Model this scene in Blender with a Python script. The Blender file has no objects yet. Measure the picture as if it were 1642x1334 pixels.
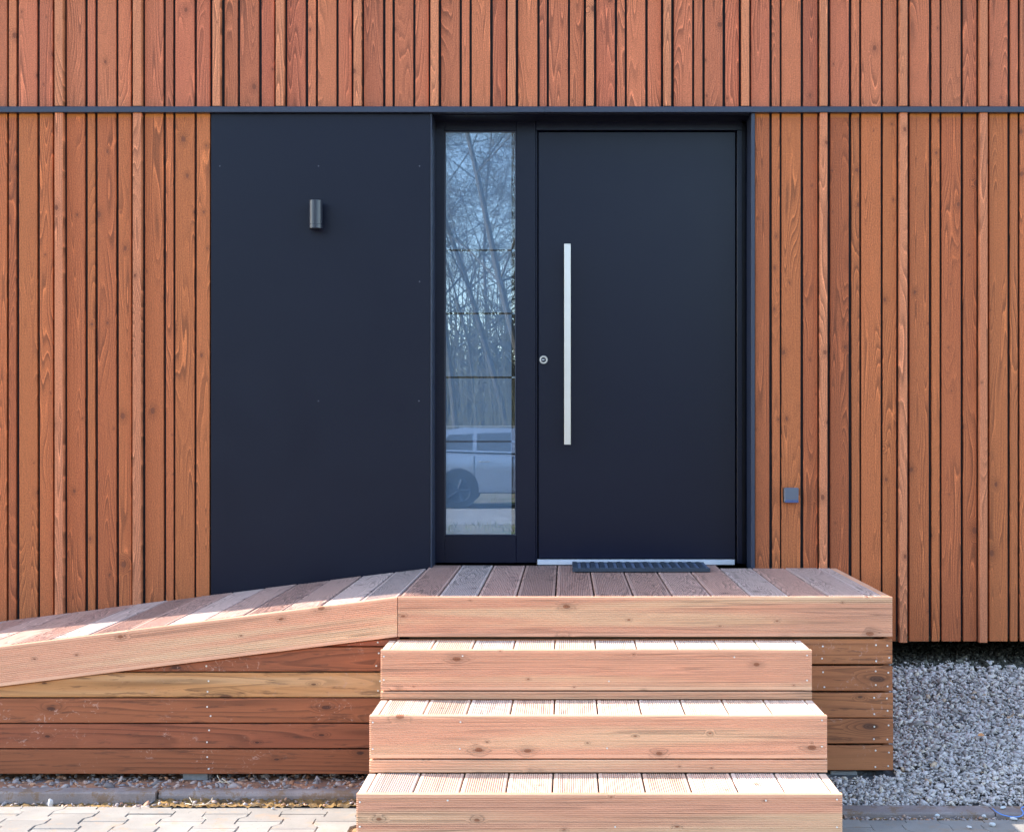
import bpy, math, random
import numpy as np
from mathutils import Matrix, Vector

random.seed(7)
rng = np.random.default_rng(7)
C = bpy.context.scene.collection
scene = bpy.context.scene

# ------------------------------------------------------------------ camera, sky, sun, exposure
CAMZ = 1.40          # camera height above the paving
CAMD = 6.86          # camera distance from the cladding plane (wall face is Y = 0, the place in front is Y < 0)
cam_data = bpy.data.cameras.new('camera')
cam = bpy.data.objects.new('camera', cam_data)
C.objects.link(cam)
cam.location = (0, -CAMD, CAMZ)
cam.rotation_euler = (math.radians(90), 0, 0)
cam_data.sensor_width = 36
cam_data.lens = 51.13
cam_data.shift_x = -86 / 1642
cam_data.shift_y = 21 / 1642
cam_data.clip_start = 0.05
cam_data.clip_end = 2000
scene.camera = cam

SUN = Vector((-1.70, 0.405, 1.0)).normalized()          # towards the sun: far left, slightly behind the house
elev = math.asin(SUN.z)
world = bpy.data.worlds.new('World')
scene.world = world
world.use_nodes = True
wn = world.node_tree
wn.nodes.clear()
sky = wn.nodes.new('ShaderNodeTexSky')
sky.sky_type = 'NISHITA'
sky.sun_disc = False
sky.sun_elevation = elev
sky.sun_rotation = math.atan2(SUN.x, SUN.y)
sky.air_density = 1.0
sky.dust_density = 0.7
sky.ozone_density = 1.0
bg = wn.nodes.new('ShaderNodeBackground')
bg.inputs['Strength'].default_value = 0.15
wo = wn.nodes.new('ShaderNodeOutputWorld')
wn.links.new(sky.outputs[0], bg.inputs[0])
wn.links.new(bg.outputs[0], wo.inputs[0])

sd = bpy.data.lights.new('sun', 'SUN')
sd.energy = 2.9
sd.angle = math.radians(0.53)
sd.color = (1.0, 0.945, 0.87)
so = bpy.data.objects.new('sun', sd)
C.objects.link(so)
so.rotation_euler = SUN.to_track_quat('Z', 'Y').to_euler()
so.location = (-8, 3, 9)

vs = scene.view_settings
vs.view_transform = 'Standard'
vs.look = 'None'
vs.gamma = 1
vs.use_curve_mapping = False
vs.exposure = 2.48
scene.render.engine = 'CYCLES'

# ------------------------------------------------------------------ helpers
def tag(o, label=None, cat=None, group=None, kind=None):
    if label: o['label'] = label
    if cat: o['category'] = cat
    if group: o['group'] = group
    if kind: o['kind'] = kind
    return o

def empty(name, loc=(0, 0, 0), parent=None):
    o = bpy.data.objects.new(name, None)
    o.empty_display_size = 0.1
    C.objects.link(o)
    o.location = loc
    if parent is not None: o.parent = parent
    return o

def link(name, me, mat, parent=None, loc=None, mtx=None, smooth=False):
    if mat is not None and len(me.materials) == 0: me.materials.append(mat)
    if smooth:
        me.polygons.foreach_set('use_smooth', [True] * len(me.polygons))
    o = bpy.data.objects.new(name, me)
    C.objects.link(o)
    if parent is not None: o.parent = parent
    if mtx is not None: o.matrix_local = mtx
    if loc is not None: o.location = loc
    return o

class MB:
    """collects vertices and faces of one mesh"""
    def __init__(s): s.v = []; s.f = []
    def add(s, vs, fs):
        n = len(s.v); s.v += [tuple(p) for p in vs]; s.f += [tuple(i + n for i in f) for f in fs]
        return s
    def box(s, x0, x1, y0, y1, z0, z1, b=0.0):
        if b <= 0:
            v = [(x, y, z) for z in (z0, z1) for y in (y0, y1) for x in (x0, x1)]
            f = [(0, 2, 3, 1), (4, 5, 7, 6), (0, 1, 5, 4), (2, 6, 7, 3), (0, 4, 6, 2), (1, 3, 7, 5)]
            return s.add(v, f)
        v = []; idx = {}
        for xi, x in enumerate((x0, x1)):
            for yi, y in enumerate((y0, y1)):
                for zi, z in enumerate((z0, z1)):
                    sx, sy, sz = 1 - 2 * xi, 1 - 2 * yi, 1 - 2 * zi
                    idx[(xi, yi, zi, 0)] = len(v); v.append((x, y + sy * b, z + sz * b))
                    idx[(xi, yi, zi, 1)] = len(v); v.append((x + sx * b, y, z + sz * b))
                    idx[(xi, yi, zi, 2)] = len(v); v.append((x + sx * b, y + sy * b, z))
        f = []
        for a in (0, 1):
            q = [(a, 0, 0, 0), (a, 1, 0, 0), (a, 1, 1, 0), (a, 0, 1, 0)]; f.append([idx[k] for k in (q if a else q[::-1])])
            q = [(0, a, 0, 1), (0, a, 1, 1), (1, a, 1, 1), (1, a, 0, 1)]; f.append([idx[k] for k in (q if a else q[::-1])])
            q = [(0, 0, a, 2), (1, 0, a, 2), (1, 1, a, 2), (0, 1, a, 2)]; f.append([idx[k] for k in (q if a else q[::-1])])
        for a in (0, 1):
            for c in (0, 1):
                q = [idx[(a, c, 0, 0)], idx[(a, c, 1, 0)], idx[(a, c, 1, 1)], idx[(a, c, 0, 1)]]
                f.append(q if a != c else q[::-1])
                q = [idx[(a, 0, c, 0)], idx[(a, 0, c, 2)], idx[(a, 1, c, 2)], idx[(a, 1, c, 0)]]
                f.append(q if a != c else q[::-1])
                q = [idx[(0, a, c, 1)], idx[(0, a, c, 2)], idx[(1, a, c, 2)], idx[(1, a, c, 1)]]
                f.append(q[::-1] if a != c else q)
        for a in (0, 1):
            for c in (0, 1):
                for e in (0, 1):
                    t = [idx[(a, c, e, 0)], idx[(a, c, e, 1)], idx[(a, c, e, 2)]]
                    f.append(t if (a + c + e) % 2 else t[::-1])
        return s.add(v, f)
    def tube(s, p0, p1, r0, r1, n=8, caps=True):
        p0 = Vector(p0); p1 = Vector(p1); d = (p1 - p0)
        if d.length < 1e-6: return s
        d.normalize(); a = d.orthogonal().normalized(); b = d.cross(a)
        v = []
        for p, r in ((p0, r0), (p1, r1)):
            for i in range(n):
                t = 2 * math.pi * i / n
                v.append(p + a * (r * math.cos(t)) + b * (r * math.sin(t)))
        f = [(i, (i + 1) % n, n + (i + 1) % n, n + i) for i in range(n)]
        if caps: f += [tuple(range(n))[::-1], tuple(range(n, 2 * n))]
        return s.add(v, f)
    def lathe(s, prof, n=24, axis='z', org=(0, 0, 0), cap=True):
        v = []
        for r, h in prof:
            for i in range(n):
                t = 2 * math.pi * i / n
                c, q = r * math.cos(t), r * math.sin(t)
                v.append({'z': (c, q, h), 'y': (c, -h, q), 'x': (h, c, q)}[axis])
        v = [tuple(a + b for a, b in zip(p, org)) for p in v]
        f = []
        for k in range(len(prof) - 1):
            for i in range(n):
                j = (i + 1) % n
                f.append((k * n + i, k * n + j, (k + 1) * n + j, (k + 1) * n + i))
        if cap:
            f.append(tuple(range(n))[::-1]); f.append(tuple(range((len(prof) - 1) * n, len(prof) * n)))
        return s.add(v, f)
    def prism(s, pts, a0, a1, fn):
        """polygon pts extruded between a0 and a1; fn(u, v, a) gives the point"""
        n = len(pts)
        v = [fn(u, w, a) for a in (a0, a1) for u, w in pts]
        f = [tuple(range(n))[::-1], tuple(range(n, 2 * n))] + [(i, (i + 1) % n, n + (i + 1) % n, n + i) for i in range(n)]
        return s.add(v, f)
    def mesh(s, name):
        me = bpy.data.meshes.new(name); me.from_pydata(s.v, [], s.f); me.validate(); me.update()
        return me
    def build(s, name, mat, parent=None, loc=None, mtx=None, smooth=False, fix=False):
        me = s.mesh(name)
        if fix:
            import bmesh
            bm = bmesh.new(); bm.from_mesh(me); bmesh.ops.recalc_face_normals(bm, faces=bm.faces); bm.to_mesh(me); bm.free()
        return link(name, me, mat, parent, loc, mtx, smooth)

def smooth_angle(o, deg=35):
    me = o.data
    me.polygons.foreach_set('use_smooth', [True] * len(me.polygons))
    try: me.set_sharp_from_angle(angle=math.radians(deg))
    except Exception: pass

# pixel of the photograph + distance out from the wall -> the X and Z of that point
def PX(x, out=0.0): return (x - 907) / 2332 * (CAMD - out)
def PZ(y, out=0.0): return CAMZ + (688 - y) / 2332 * (CAMD - out)

# ------------------------------------------------------------------ materials
class NT:
    def __init__(s, name):
        s.m = bpy.data.materials.new(name); s.m.use_nodes = True
        s.t = s.m.node_tree; s.t.nodes.clear()
        s.out = s.t.nodes.new('ShaderNodeOutputMaterial')
    def n(s, ty, **kw):
        nd = s.t.nodes.new(ty)
        for k, v in kw.items(): setattr(nd, k, v)
        return nd
    def set(s, sock, v):
        if isinstance(v, bpy.types.NodeSocket): s.t.links.new(v, sock)
        else:
            if isinstance(v, (tuple, list)) and len(v) == 3 and sock.type == 'RGBA': v = (*v, 1)
            sock.default_value = v
    def math(s, op, a, b=0.0, c=None, clamp=False):
        nd = s.n('ShaderNodeMath', operation=op, use_clamp=clamp)
        s.set(nd.inputs[0], a); s.set(nd.inputs[1], b)
        if c is not None: s.set(nd.inputs[2], c)
        return nd.outputs[0]
    def vmath(s, op, a, b=(0, 0, 0)):
        nd = s.n('ShaderNodeVectorMath', operation=op)
        s.set(nd.inputs[0], a); s.set(nd.inputs[1], b)
        return nd.outputs[0]
    def comb(s, x, y, z):
        nd = s.n('ShaderNodeCombineXYZ')
        for i, v in enumerate((x, y, z)): s.set(nd.inputs[i], v)
        return nd.outputs[0]
    def sep(s, v):
        nd = s.n('ShaderNodeSeparateXYZ'); s.set(nd.inputs[0], v); return nd.outputs
    def noise(s, vec, scale=1.0, detail=2.0, rough=0.5, dist=0.0, out=0):
        nd = s.n('ShaderNodeTexNoise'); s.set(nd.inputs['Vector'], vec)
        nd.inputs['Scale'].default_value = scale; nd.inputs['Detail'].default_value = detail
        nd.inputs['Roughness'].default_value = rough; nd.inputs['Distortion'].default_value = dist
        return nd.outputs[out]
    def ramp(s, fac, lo, hi, a=0.0, b=1.0, smooth=True):
        nd = s.n('ShaderNodeMapRange', interpolation_type='SMOOTHSTEP' if smooth else 'LINEAR')
        s.set(nd.inputs[0], fac)
        for i, v in enumerate((lo, hi, a, b)): s.set(nd.inputs[i + 1], v)
        return nd.outputs[0]
    def mix(s, f, a, b, mode='MIX'):
        nd = s.n('ShaderNodeMix', data_type='RGBA', blend_type=mode)
        s.set(nd.inputs[0], f); s.set(nd.inputs[6], a); s.set(nd.inputs[7], b)
        return nd.outputs[2]
    def scale(s, col, f):
        nd = s.n('ShaderNodeVectorMath', operation='SCALE'); s.set(nd.inputs[0], col); s.set(nd.inputs[3], f)
        return nd.outputs[0]
    def bump(s, h, strength=0.3, dist=0.001, normal=None):
        nd = s.n('ShaderNodeBump'); s.set(nd.inputs['Height'], h)
        s.set(nd.inputs['Strength'], strength); nd.inputs['Distance'].default_value = dist
        if normal is not None: s.set(nd.inputs['Normal'], normal)
        return nd.outputs[0]
    def bsdf(s, col, rough=0.6, metal=0.0, spec=0.5, normal=None, **kw):
        nd = s.n('ShaderNodeBsdfPrincipled')
        s.set(nd.inputs['Base Color'], col); s.set(nd.inputs['Roughness'], rough); s.set(nd.inputs['Metallic'], metal)
        s.set(nd.inputs['Specular IOR Level'], spec)
        if normal is not None: s.set(nd.inputs['Normal'], normal)
        for k, v in kw.items(): s.set(nd.inputs[k], v)
        s.t.links.new(nd.outputs[0], s.out.inputs[0])
        return nd

def wood(name, ca, cb, grain_dark=0.35, grain_light=0.25, rings=13, knots=0.5, knot_scale=(6.0, 9.0), knot_r=0.11,
         knot_col=(0.06, 0.022, 0.012), speck=0.25, blot=0.35, rough=0.62, bump=0.35, grey=None, scratch=0.0, warm=None,
         board_var=1.0, gy=11.0, gx=0.9, sapwood=None, end_tint=None):
    """board material: local X runs along the board, local Y across it"""
    k = NT(name)
    tc = k.n('ShaderNodeTexCoord').outputs['Object']
    r = k.n('ShaderNodeObjectInfo').outputs['Random']
    r2 = k.math('FRACT', k.math('MULTIPLY', r, 17.31))
    r3 = k.math('FRACT', k.math('MULTIPLY', r, 57.77))
    x, y, z = k.sep(tc)
    sx = k.math('ADD', x, k.math('MULTIPLY', r, 83.0))
    sy = k.math('ADD', y, k.math('MULTIPLY', r2, 41.0))
    sz = k.math('MULTIPLY', r3, 60.0)
    base = k.comb(sx, sy, k.math('ADD', sz, z))
    # knots
    wob = k.noise(base, 25, 1.0)
    vq = k.comb(k.math('MULTIPLY', sx, knot_scale[0]), k.math('ADD', k.math('MULTIPLY', sy, knot_scale[1]), k.math('MULTIPLY', wob, 0.06)), 0.0)
    vo = k.n('ShaderNodeTexVoronoi', voronoi_dimensions='2D', feature='F1')
    k.set(vo.inputs['Vector'], vq); vo.inputs['Scale'].default_value = 1.0
    d = vo.outputs['Distance']; vc = k.sep(vo.outputs['Color'])
    keep = k.math('LESS_THAN', vc[0], knots)
    rad = k.math('MULTIPLY_ADD', k.math('MULTIPLY', vc[1], vc[1]), knot_r * 1.1, knot_r * 0.3)
    core = k.math('MULTIPLY', keep, k.ramp(k.math('DIVIDE', d, rad), 0.7, 1.15, 1.0, 0.0))
    halo = k.math('MULTIPLY', keep, k.ramp(k.math('DIVIDE', d, rad), 0.8, 4.0, 1.0, 0.0))
    kring = k.math('SINE', k.math('MULTIPLY', k.math('DIVIDE', d, rad), 14.0))
    # growth rings: contour lines of a stretched field that swerves round the knots
    gv = k.comb(k.math('MULTIPLY', sx, gx), k.math('MULTIPLY', sy, gy), sz)
    fld = k.noise(gv, 1.0, 1.0, 0.4, 0.15)
    lowx = k.noise(k.comb(k.math('MULTIPLY', sx, 3.0), k.math('MULTIPLY', sy, 24.0), sz), 1.0, 2.0)
    fld = k.math('ADD', fld, k.math('MULTIPLY', halo, 0.16))
    fld = k.math('ADD', fld, k.math('MULTIPLY', lowx, 0.05))
    ph = k.math('FRACT', k.math('MULTIPLY', fld, float(rings)))
    late = k.math('MULTIPLY', k.ramp(ph, 0.45, 0.9), k.ramp(ph, 0.92, 1.0, 1.0, 0.0))
    gstr = k.ramp(k.noise(k.comb(k.math('MULTIPLY', sx, 1.7), k.math('MULTIPLY', sy, 9.0), sz), 1.0, 1.0), 0.36, 0.62)
    late = k.math('MULTIPLY', late, k.math('MULTIPLY_ADD', gstr, 0.8, 0.2))
    fib = k.noise(k.comb(k.math('MULTIPLY', sx, 9.0), k.math('MULTIPLY', sy, 420.0), z), 1.0, 2.0, 0.6)
    spk = k.noise(k.comb(k.math('MULTIPLY', sx, 0.7), sy, z), 210.0, 4.0, 0.8)
    blt = k.noise(k.comb(k.math('MULTIPLY', sx, 1.6), k.math('MULTIPLY', sy, 10.0), sz), 1.0, 3.0, 0.6)
    fine = k.noise(base, 60, 3.0, 0.6)
    f = k.math('ADD', k.math('MULTIPLY', r2, 0.75 * board_var), k.math('MULTIPLY', k.math('SUBTRACT', blt, 0.5), blot * 3), clamp=False)
    f = k.math('ADD', f, 0.5 * (1 - board_var) + 0.12, clamp=True)
    col = k.mix(f, ca, cb)
    if warm is not None:
        col = k.mix(k.math('MULTIPLY', r3, 0.7), col, warm)
    if sapwood is not None:
        col = k.mix(k.ramp(k.noise(k.comb(k.math('MULTIPLY', sx, 0.6), k.math('MULTIPLY', sy, 16.0), sz), 1.0, 1.0), 0.5, 0.68), col, sapwood)
    if grey is not None:
        gm = k.math('MULTIPLY', k.ramp(r3, 0.15, 0.95), 0.75)
        gm = k.math('ADD', gm, k.math('MULTIPLY', k.math('SUBTRACT', fine, 0.5), 0.7), clamp=True)
        col = k.mix(gm, col, grey)
    val = k.math('MULTIPLY_ADD', k.math('SUBTRACT', r, 0.5), 0.30 * board_var, 1.0)
    val = k.math('MULTIPLY', val, k.math('MULTIPLY_ADD', late, -grain_dark, 1.0))
    lite = k.math('MULTIPLY', k.ramp(ph, 0.0, 0.22, 1.0, 0.0), gstr)
    val = k.math('MULTIPLY', val, k.math('MULTIPLY_ADD', lite, grain_light, 1.0))
    val = k.math('MULTIPLY', val, k.math('MULTIPLY_ADD', k.math('SUBTRACT', fib, 0.5), 0.55, 1.0))
    val = k.math('MULTIPLY', val, k.math('MULTIPLY_ADD', k.math('SUBTRACT', spk, 0.5), speck * 3.0, 1.0))
    val = k.math('MULTIPLY', val, k.math('MULTIPLY_ADD', halo, -0.22, 1.0))
    col = k.scale(col, val)
    kc = k.scale(k.mix(0.5, knot_col, knot_col), k.math('MULTIPLY_ADD', kring, 0.35, 1.0))
    col = k.mix(k.math('MULTIPLY', core, 0.8), col, kc)
    if scratch > 0:
        s1 = k.ramp(k.noise(base, 38, 6.0, 0.75, 1.2), 0.57, 0.63)
        s2 = k.ramp(k.noise(k.comb(sx, sy, k.math('ADD', sz, 9.0)), 5.0, 2.0), 0.50, 0.60)
        col = k.mix(k.math('MULTIPLY', k.math('MULTIPLY', s1, s2), scratch), col, (0.46, 0.26, 0.19))
        s3 = k.ramp(k.noise(k.comb(k.math('MULTIPLY', sx, 6.0), k.math('MULTIPLY', sy, 55.0), sz), 1.0, 4.0, 0.7), 0.57, 0.66)
        col = k.mix(k.math('MULTIPLY', s3, 0.5), col, (0.045, 0.02, 0.012))
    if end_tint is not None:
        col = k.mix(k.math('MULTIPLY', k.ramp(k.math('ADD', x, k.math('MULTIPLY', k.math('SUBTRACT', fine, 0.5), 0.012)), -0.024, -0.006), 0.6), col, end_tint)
    h = k.math('ADD', k.math('MULTIPLY', fib, 0.5), k.math('MULTIPLY', spk, 0.6))
    h = k.math('ADD', h, k.math('MULTIPLY', late, 0.5))
    h = k.math('SUBTRACT', h, k.math('MULTIPLY', core, 0.6))
    nm = k.bump(h, bump, 0.0012)
    k.bsdf(col, k.math('MULTIPLY_ADD', fine, 0.25, rough - 0.12), spec=0.3, normal=nm)
    return k.m

def plain(name, col, rough=0.5, metal=0.0, spec=0.5, bump=0.0, bscale=200, var=0.0, smear=0.0, **kw):
    k = NT(name)
    tc = k.n('ShaderNodeTexCoord').outputs['Object']
    nz = k.noise(tc, bscale, 3.0, 0.6)
    c = k.scale(k.mix(0.5, col, col), k.math('MULTIPLY_ADD', k.math('SUBTRACT', nz, 0.5), var * 2, 1.0))
    nm = k.bump(nz, bump, 0.001) if bump else None
    if smear:
        sm = k.noise(tc, 3.0, 5.0, 0.62, 0.6)
        rough = k.math('MULTIPLY_ADD', k.math('SUBTRACT', sm, 0.5), smear, rough)
        dn = k.ramp(k.noise(tc, 420, 2.0), 0.70, 0.78)
        c = k.mix(k.math('MULTIPLY', dn, 0.35), c, (0.07, 0.07, 0.075))
        nm = k.bump(k.noise(tc, 1.6, 1.0), smear * 0.6, 0.004, nm)
    k.bsdf(c, rough, metal, spec, nm, **kw)
    return k.m

M = {}
CK = dict(rings=26, grain_dark=0.42, grain_light=0.55, speck=0.8, knot_col=(0.16, 0.045, 0.020), knot_r=0.072, bump=0.6, board_var=0.9)
M['clad_up'] = wood('stained spruce, rose brown', (0.375, 0.092, 0.043), (0.440, 0.125, 0.055), warm=(0.465, 0.143, 0.055), knots=0.25, **CK)
M['clad_low'] = wood('stained spruce, orange brown', (0.340, 0.083, 0.027), (0.405, 0.112, 0.037), warm=(0.430, 0.126, 0.036), knots=0.3, **CK)
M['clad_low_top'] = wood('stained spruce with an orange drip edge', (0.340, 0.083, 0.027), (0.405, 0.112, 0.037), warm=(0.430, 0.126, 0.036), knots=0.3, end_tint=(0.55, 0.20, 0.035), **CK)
CK['board_var'] = 0.5
M['batten'] = wood('stained spruce, pale batten', (0.46, 0.145, 0.062), (0.51, 0.178, 0.078), knots=0.2, **CK)
M['larch'] = wood('grooved larch facing', (0.62, 0.315, 0.185), (0.64, 0.355, 0.205), warm=(0.66, 0.295, 0.180), sapwood=(0.66, 0.400, 0.235), knots=0.62, knot_scale=(4.8, 9.0),
                  knot_r=0.060, knot_col=(0.24, 0.075, 0.03), grain_dark=0.36, grain_light=0.12, speck=0.12, blot=0.3, gy=34, gx=0.4, rings=9, bump=0.15, board_var=0.6)
M['tread'] = wood('grooved larch tread', (0.66, 0.43, 0.30), (0.70, 0.50, 0.36), warm=(0.70, 0.46, 0.30), grey=(0.62, 0.48, 0.40), knots=0.15, knot_r=0.07, knot_col=(0.3, 0.15, 0.09),
                  grain_dark=0.25, grain_light=0.1, speck=0.05, gy=16, gx=0.6, rings=9, bump=0.12)
M['deck'] = wood('weathered grooved decking', (0.38, 0.205, 0.150), (0.46, 0.27, 0.205), grey=(0.44, 0.345, 0.30), knots=0.25, knot_r=0.09, knot_col=(0.13, 0.07, 0.06),
                 grain_dark=0.45, grain_light=0.4, speck=0.12, gy=12, gx=1.6, rings=14, bump=0.3)
M['skirt'] = wood('impregnated pine, dark brown', (0.225, 0.055, 0.026), (0.290, 0.082, 0.034), warm=(0.320, 0.100, 0.036), knots=0.6, knot_scale=(3.6, 9.0), knot_r=0.105,
                  knot_col=(0.045, 0.015, 0.010), grain_dark=0.38, grain_light=0.15, speck=0.06, blot=0.6, gy=9, gx=0.4, rings=14, scratch=0.8, bump=0.15, rough=0.55)
M['skirt_tan'] = wood('impregnated pine, tan', (0.38, 0.160, 0.055), (0.46, 0.215, 0.080), knots=0.6, knot_scale=(3.6, 9.0), knot_r=0.10, sapwood=(0.45, 0.235, 0.105),
                      knot_col=(0.09, 0.03, 0.015), grain_dark=0.36, grain_light=0.15, speck=0.06, blot=0.45, gy=9, gx=0.4, rings=14, scratch=0.4, bump=0.15, rough=0.55)
M['skirt_right'] = wood('impregnated pine, mid brown', (0.33, 0.110, 0.042), (0.39, 0.145, 0.055), knots=0.5, knot_scale=(3.6, 9.0), knot_r=0.10,
                        knot_col=(0.07, 0.028, 0.016), grain_dark=0.36, grain_light=0.15, speck=0.06, blot=0.5, gy=9, gx=0.5, rings=14, scratch=0.6, bump=0.15, rough=0.55, board_var=0.5)
M['frame_wood'] = plain('rough framing timber', (0.12, 0.07, 0.04), 0.8, var=0.3, bscale=40)
M['membrane'] = plain('dark backing membrane', (0.012, 0.012, 0.016), 0.7)
M['anthracite'] = plain('anthracite powder coat', (0.0018, 0.0028, 0.0115), 0.38, spec=0.27, smear=0.25, bump=0.04, bscale=900, var=0.04)
M['door_paint'] = plain('anthracite door lacquer', (0.0012, 0.0024, 0.0125), 0.30, spec=0.29, smear=0.10, bump=0.02, bscale=900)
M['flashing'] = plain('anthracite flashing', (0.017, 0.022, 0.042), 0.40, spec=0.5, var=0.15, bscale=6)
M['seal'] = plain('black rubber seal', (0.006, 0.006, 0.008), 0.7)
M['steel'] = plain('brushed stainless steel', (0.66, 0.62, 0.59), 0.32, metal=1.0, bump=0.02, bscale=500)
M['alu'] = plain('aluminium threshold', (0.62, 0.63, 0.68), 0.38, metal=0.6, var=0.1, bscale=30)
M['lampcoat'] = plain('dark grey lamp coat', (0.014, 0.016, 0.026), 0.30, metal=0.0, spec=0.5)
M['screw'] = plain('galvanised screw head', (0.66, 0.61, 0.54), 0.4, metal=0.1)
M['screw_dark'] = plain('dull screw head', (0.09, 0.09, 0.11), 0.5, metal=0.4)
M['rubber'] = plain('blue black rubber', (0.022, 0.030, 0.045), 0.55, bump=0.3, bscale=300, var=0.4)
M['rubber2'] = plain('dusty blue grey bristle', (0.075, 0.095, 0.14), 0.85, bump=0.8, bscale=500, var=0.7)
M['switch'] = plain('grey plastic', (0.09, 0.098, 0.125), 0.35)
M['switch_blue'] = plain('grey plastic lip', (0.05, 0.07, 0.16), 0.3)
M['film'] = plain('satin glass film', (0.42, 0.54, 0.70), 0.6, spec=0.3)
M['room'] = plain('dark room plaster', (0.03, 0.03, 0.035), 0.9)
M['concrete'] = plain('concrete', (0.24, 0.235, 0.23), 0.85, bump=0.6, bscale=60, var=0.3)
M['bark'] = plain('grey bark', (0.11, 0.10, 0.09), 0.9, bump=0.5, bscale=30, var=0.4)
M['carpaint'] = plain('silver car paint', (0.33, 0.36, 0.42), 0.25, metal=0.5)
M['carglass'] = plain('dark car glass', (0.06, 0.065, 0.075), 0.05, spec=0.8)
M['tyre'] = plain('tyre rubber', (0.02, 0.02, 0.02), 0.8)
M['white_stone'] = plain('pale broken block', (0.6, 0.58, 0.54), 0.9, bump=0.5, bscale=30, var=0.2)
M['leaf'] = plain('dry orange leaf', (0.50, 0.20, 0.06), 0.6, var=0.2, bscale=60)
M['cord'] = plain('blue plastic cord', (0.10, 0.25, 0.62), 0.4)
M['straw'] = plain('dry straw', (0.62, 0.50, 0.34), 0.8)

# clear glass: transparent sheet with mirror reflection
k = NT('clear window glass')
lw = k.n('ShaderNodeFresnel'); lw.inputs[0].default_value = 1.75
fac = k.math('MULTIPLY_ADD', lw.outputs[0], 1.0, 0.06, clamp=True)
tr = k.n('ShaderNodeBsdfTransparent'); tr.inputs[0].default_value = (0.86, 0.90, 0.92, 1)
gl = k.n('ShaderNodeBsdfGlossy'); gl.inputs['Roughness'].default_value = 0.0; gl.inputs['Color'].default_value = (0.80, 0.89, 1, 1)
mx = k.n('ShaderNodeMixShader'); k.set(mx.inputs[0], fac)
k.t.links.new(tr.outputs[0], mx.inputs[1]); k.t.links.new(gl.outputs[0], mx.inputs[2]); k.t.links.new(mx.outputs[0], k.out.inputs[0])
M['glass'] = k.m

# gravel stones: colour from a per-stone attribute
def stone_mat(name, stops, rough=0.85):
    k = NT(name)
    at = k.n('ShaderNodeAttribute', attribute_name='tone')
    cr = k.n('ShaderNodeValToRGB'); k.set(cr.inputs[0], at.outputs['Fac'])
    e = cr.color_ramp.elements
    while len(e) < len(stops): e.new(0.5)
    for el, (p, c) in zip(e, stops): el.position = p; el.color = (*c, 1)
    tc = k.n('ShaderNodeTexCoord').outputs['Object']
    nz = k.noise(tc, 240, 3.0, 0.6)
    col = k.scale(cr.outputs[0], k.math('MULTIPLY_ADD', nz, 0.5, 0.75))
    k.bsdf(col, rough, spec=0.3, normal=k.bump(nz, 0.4, 0.001))
    return k.m
M['gravel'] = stone_mat('crushed limestone', [(0, (0.12, 0.10, 0.09)), (0.35, (0.41, 0.35, 0.31)), (0.8, (0.58, 0.50, 0.45)), (0.95, (0.60, 0.50, 0.38)), (1, (0.40, 0.22, 0.11))])
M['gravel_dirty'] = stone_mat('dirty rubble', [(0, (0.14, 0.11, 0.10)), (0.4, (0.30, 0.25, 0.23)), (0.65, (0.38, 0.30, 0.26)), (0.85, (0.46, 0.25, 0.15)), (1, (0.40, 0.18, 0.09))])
M['under'] = stone_mat('dark brown stones', [(0, (0.03, 0.025, 0.016)), (0.5, (0.07, 0.06, 0.042)), (0.9, (0.13, 0.115, 0.085)), (1, (0.25, 0.22, 0.18))])
M['loose'] = plain('loose limestone', (0.48, 0.47, 0.45), 0.85, bump=0.4, bscale=80, var=0.3)

def earth(name, c1, c2, c3, s=9, bump=0.8):
    k = NT(name)
    tc = k.n('ShaderNodeTexCoord').outputs['Object']
    a = k.noise(tc, s, 5.0, 0.65); b = k.noise(tc, s * 12, 4.0, 0.7); c = k.noise(tc, s * 3.1, 3.0, 0.6)
    col = k.mix(k.ramp(a, 0.38, 0.62), c1, c2)
    col = k.mix(k.ramp(c, 0.52, 0.68), col, c3)
    col = k.scale(col, k.math('MULTIPLY_ADD', b, 1.0, 0.5))
    k.bsdf(col, 0.95, spec=0.2, normal=k.bump(b, bump, 0.006))
    return k.m
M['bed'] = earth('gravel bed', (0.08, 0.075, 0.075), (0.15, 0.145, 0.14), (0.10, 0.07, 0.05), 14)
M['bed_left'] = earth('sandy rubble bed', (0.24, 0.12, 0.075), (0.42, 0.20, 0.11), (0.14, 0.12, 0.12), 9)
M['soil'] = earth('mossy soil', (0.09, 0.06, 0.03), (0.32, 0.18, 0.055), (0.15, 0.11, 0.07), 16)
M['sand'] = earth('jointing sand', (0.30, 0.16, 0.07), (0.40, 0.24, 0.12), (0.14, 0.09, 0.05), 5, 0.4)
M['ground'] = earth('trodden ground', (0.16, 0.13, 0.09), (0.24, 0.21, 0.16), (0.09, 0.12, 0.035), 0.4, 1.0)
M['road'] = earth('gravel road', (0.27, 0.25, 0.23), (0.34, 0.31, 0.28), (0.22, 0.19, 0.16), 1.5, 0.6)
M['grass'] = plain('grass blades', (0.16, 0.17, 0.07), 0.8, var=0.5, bscale=3)

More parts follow.
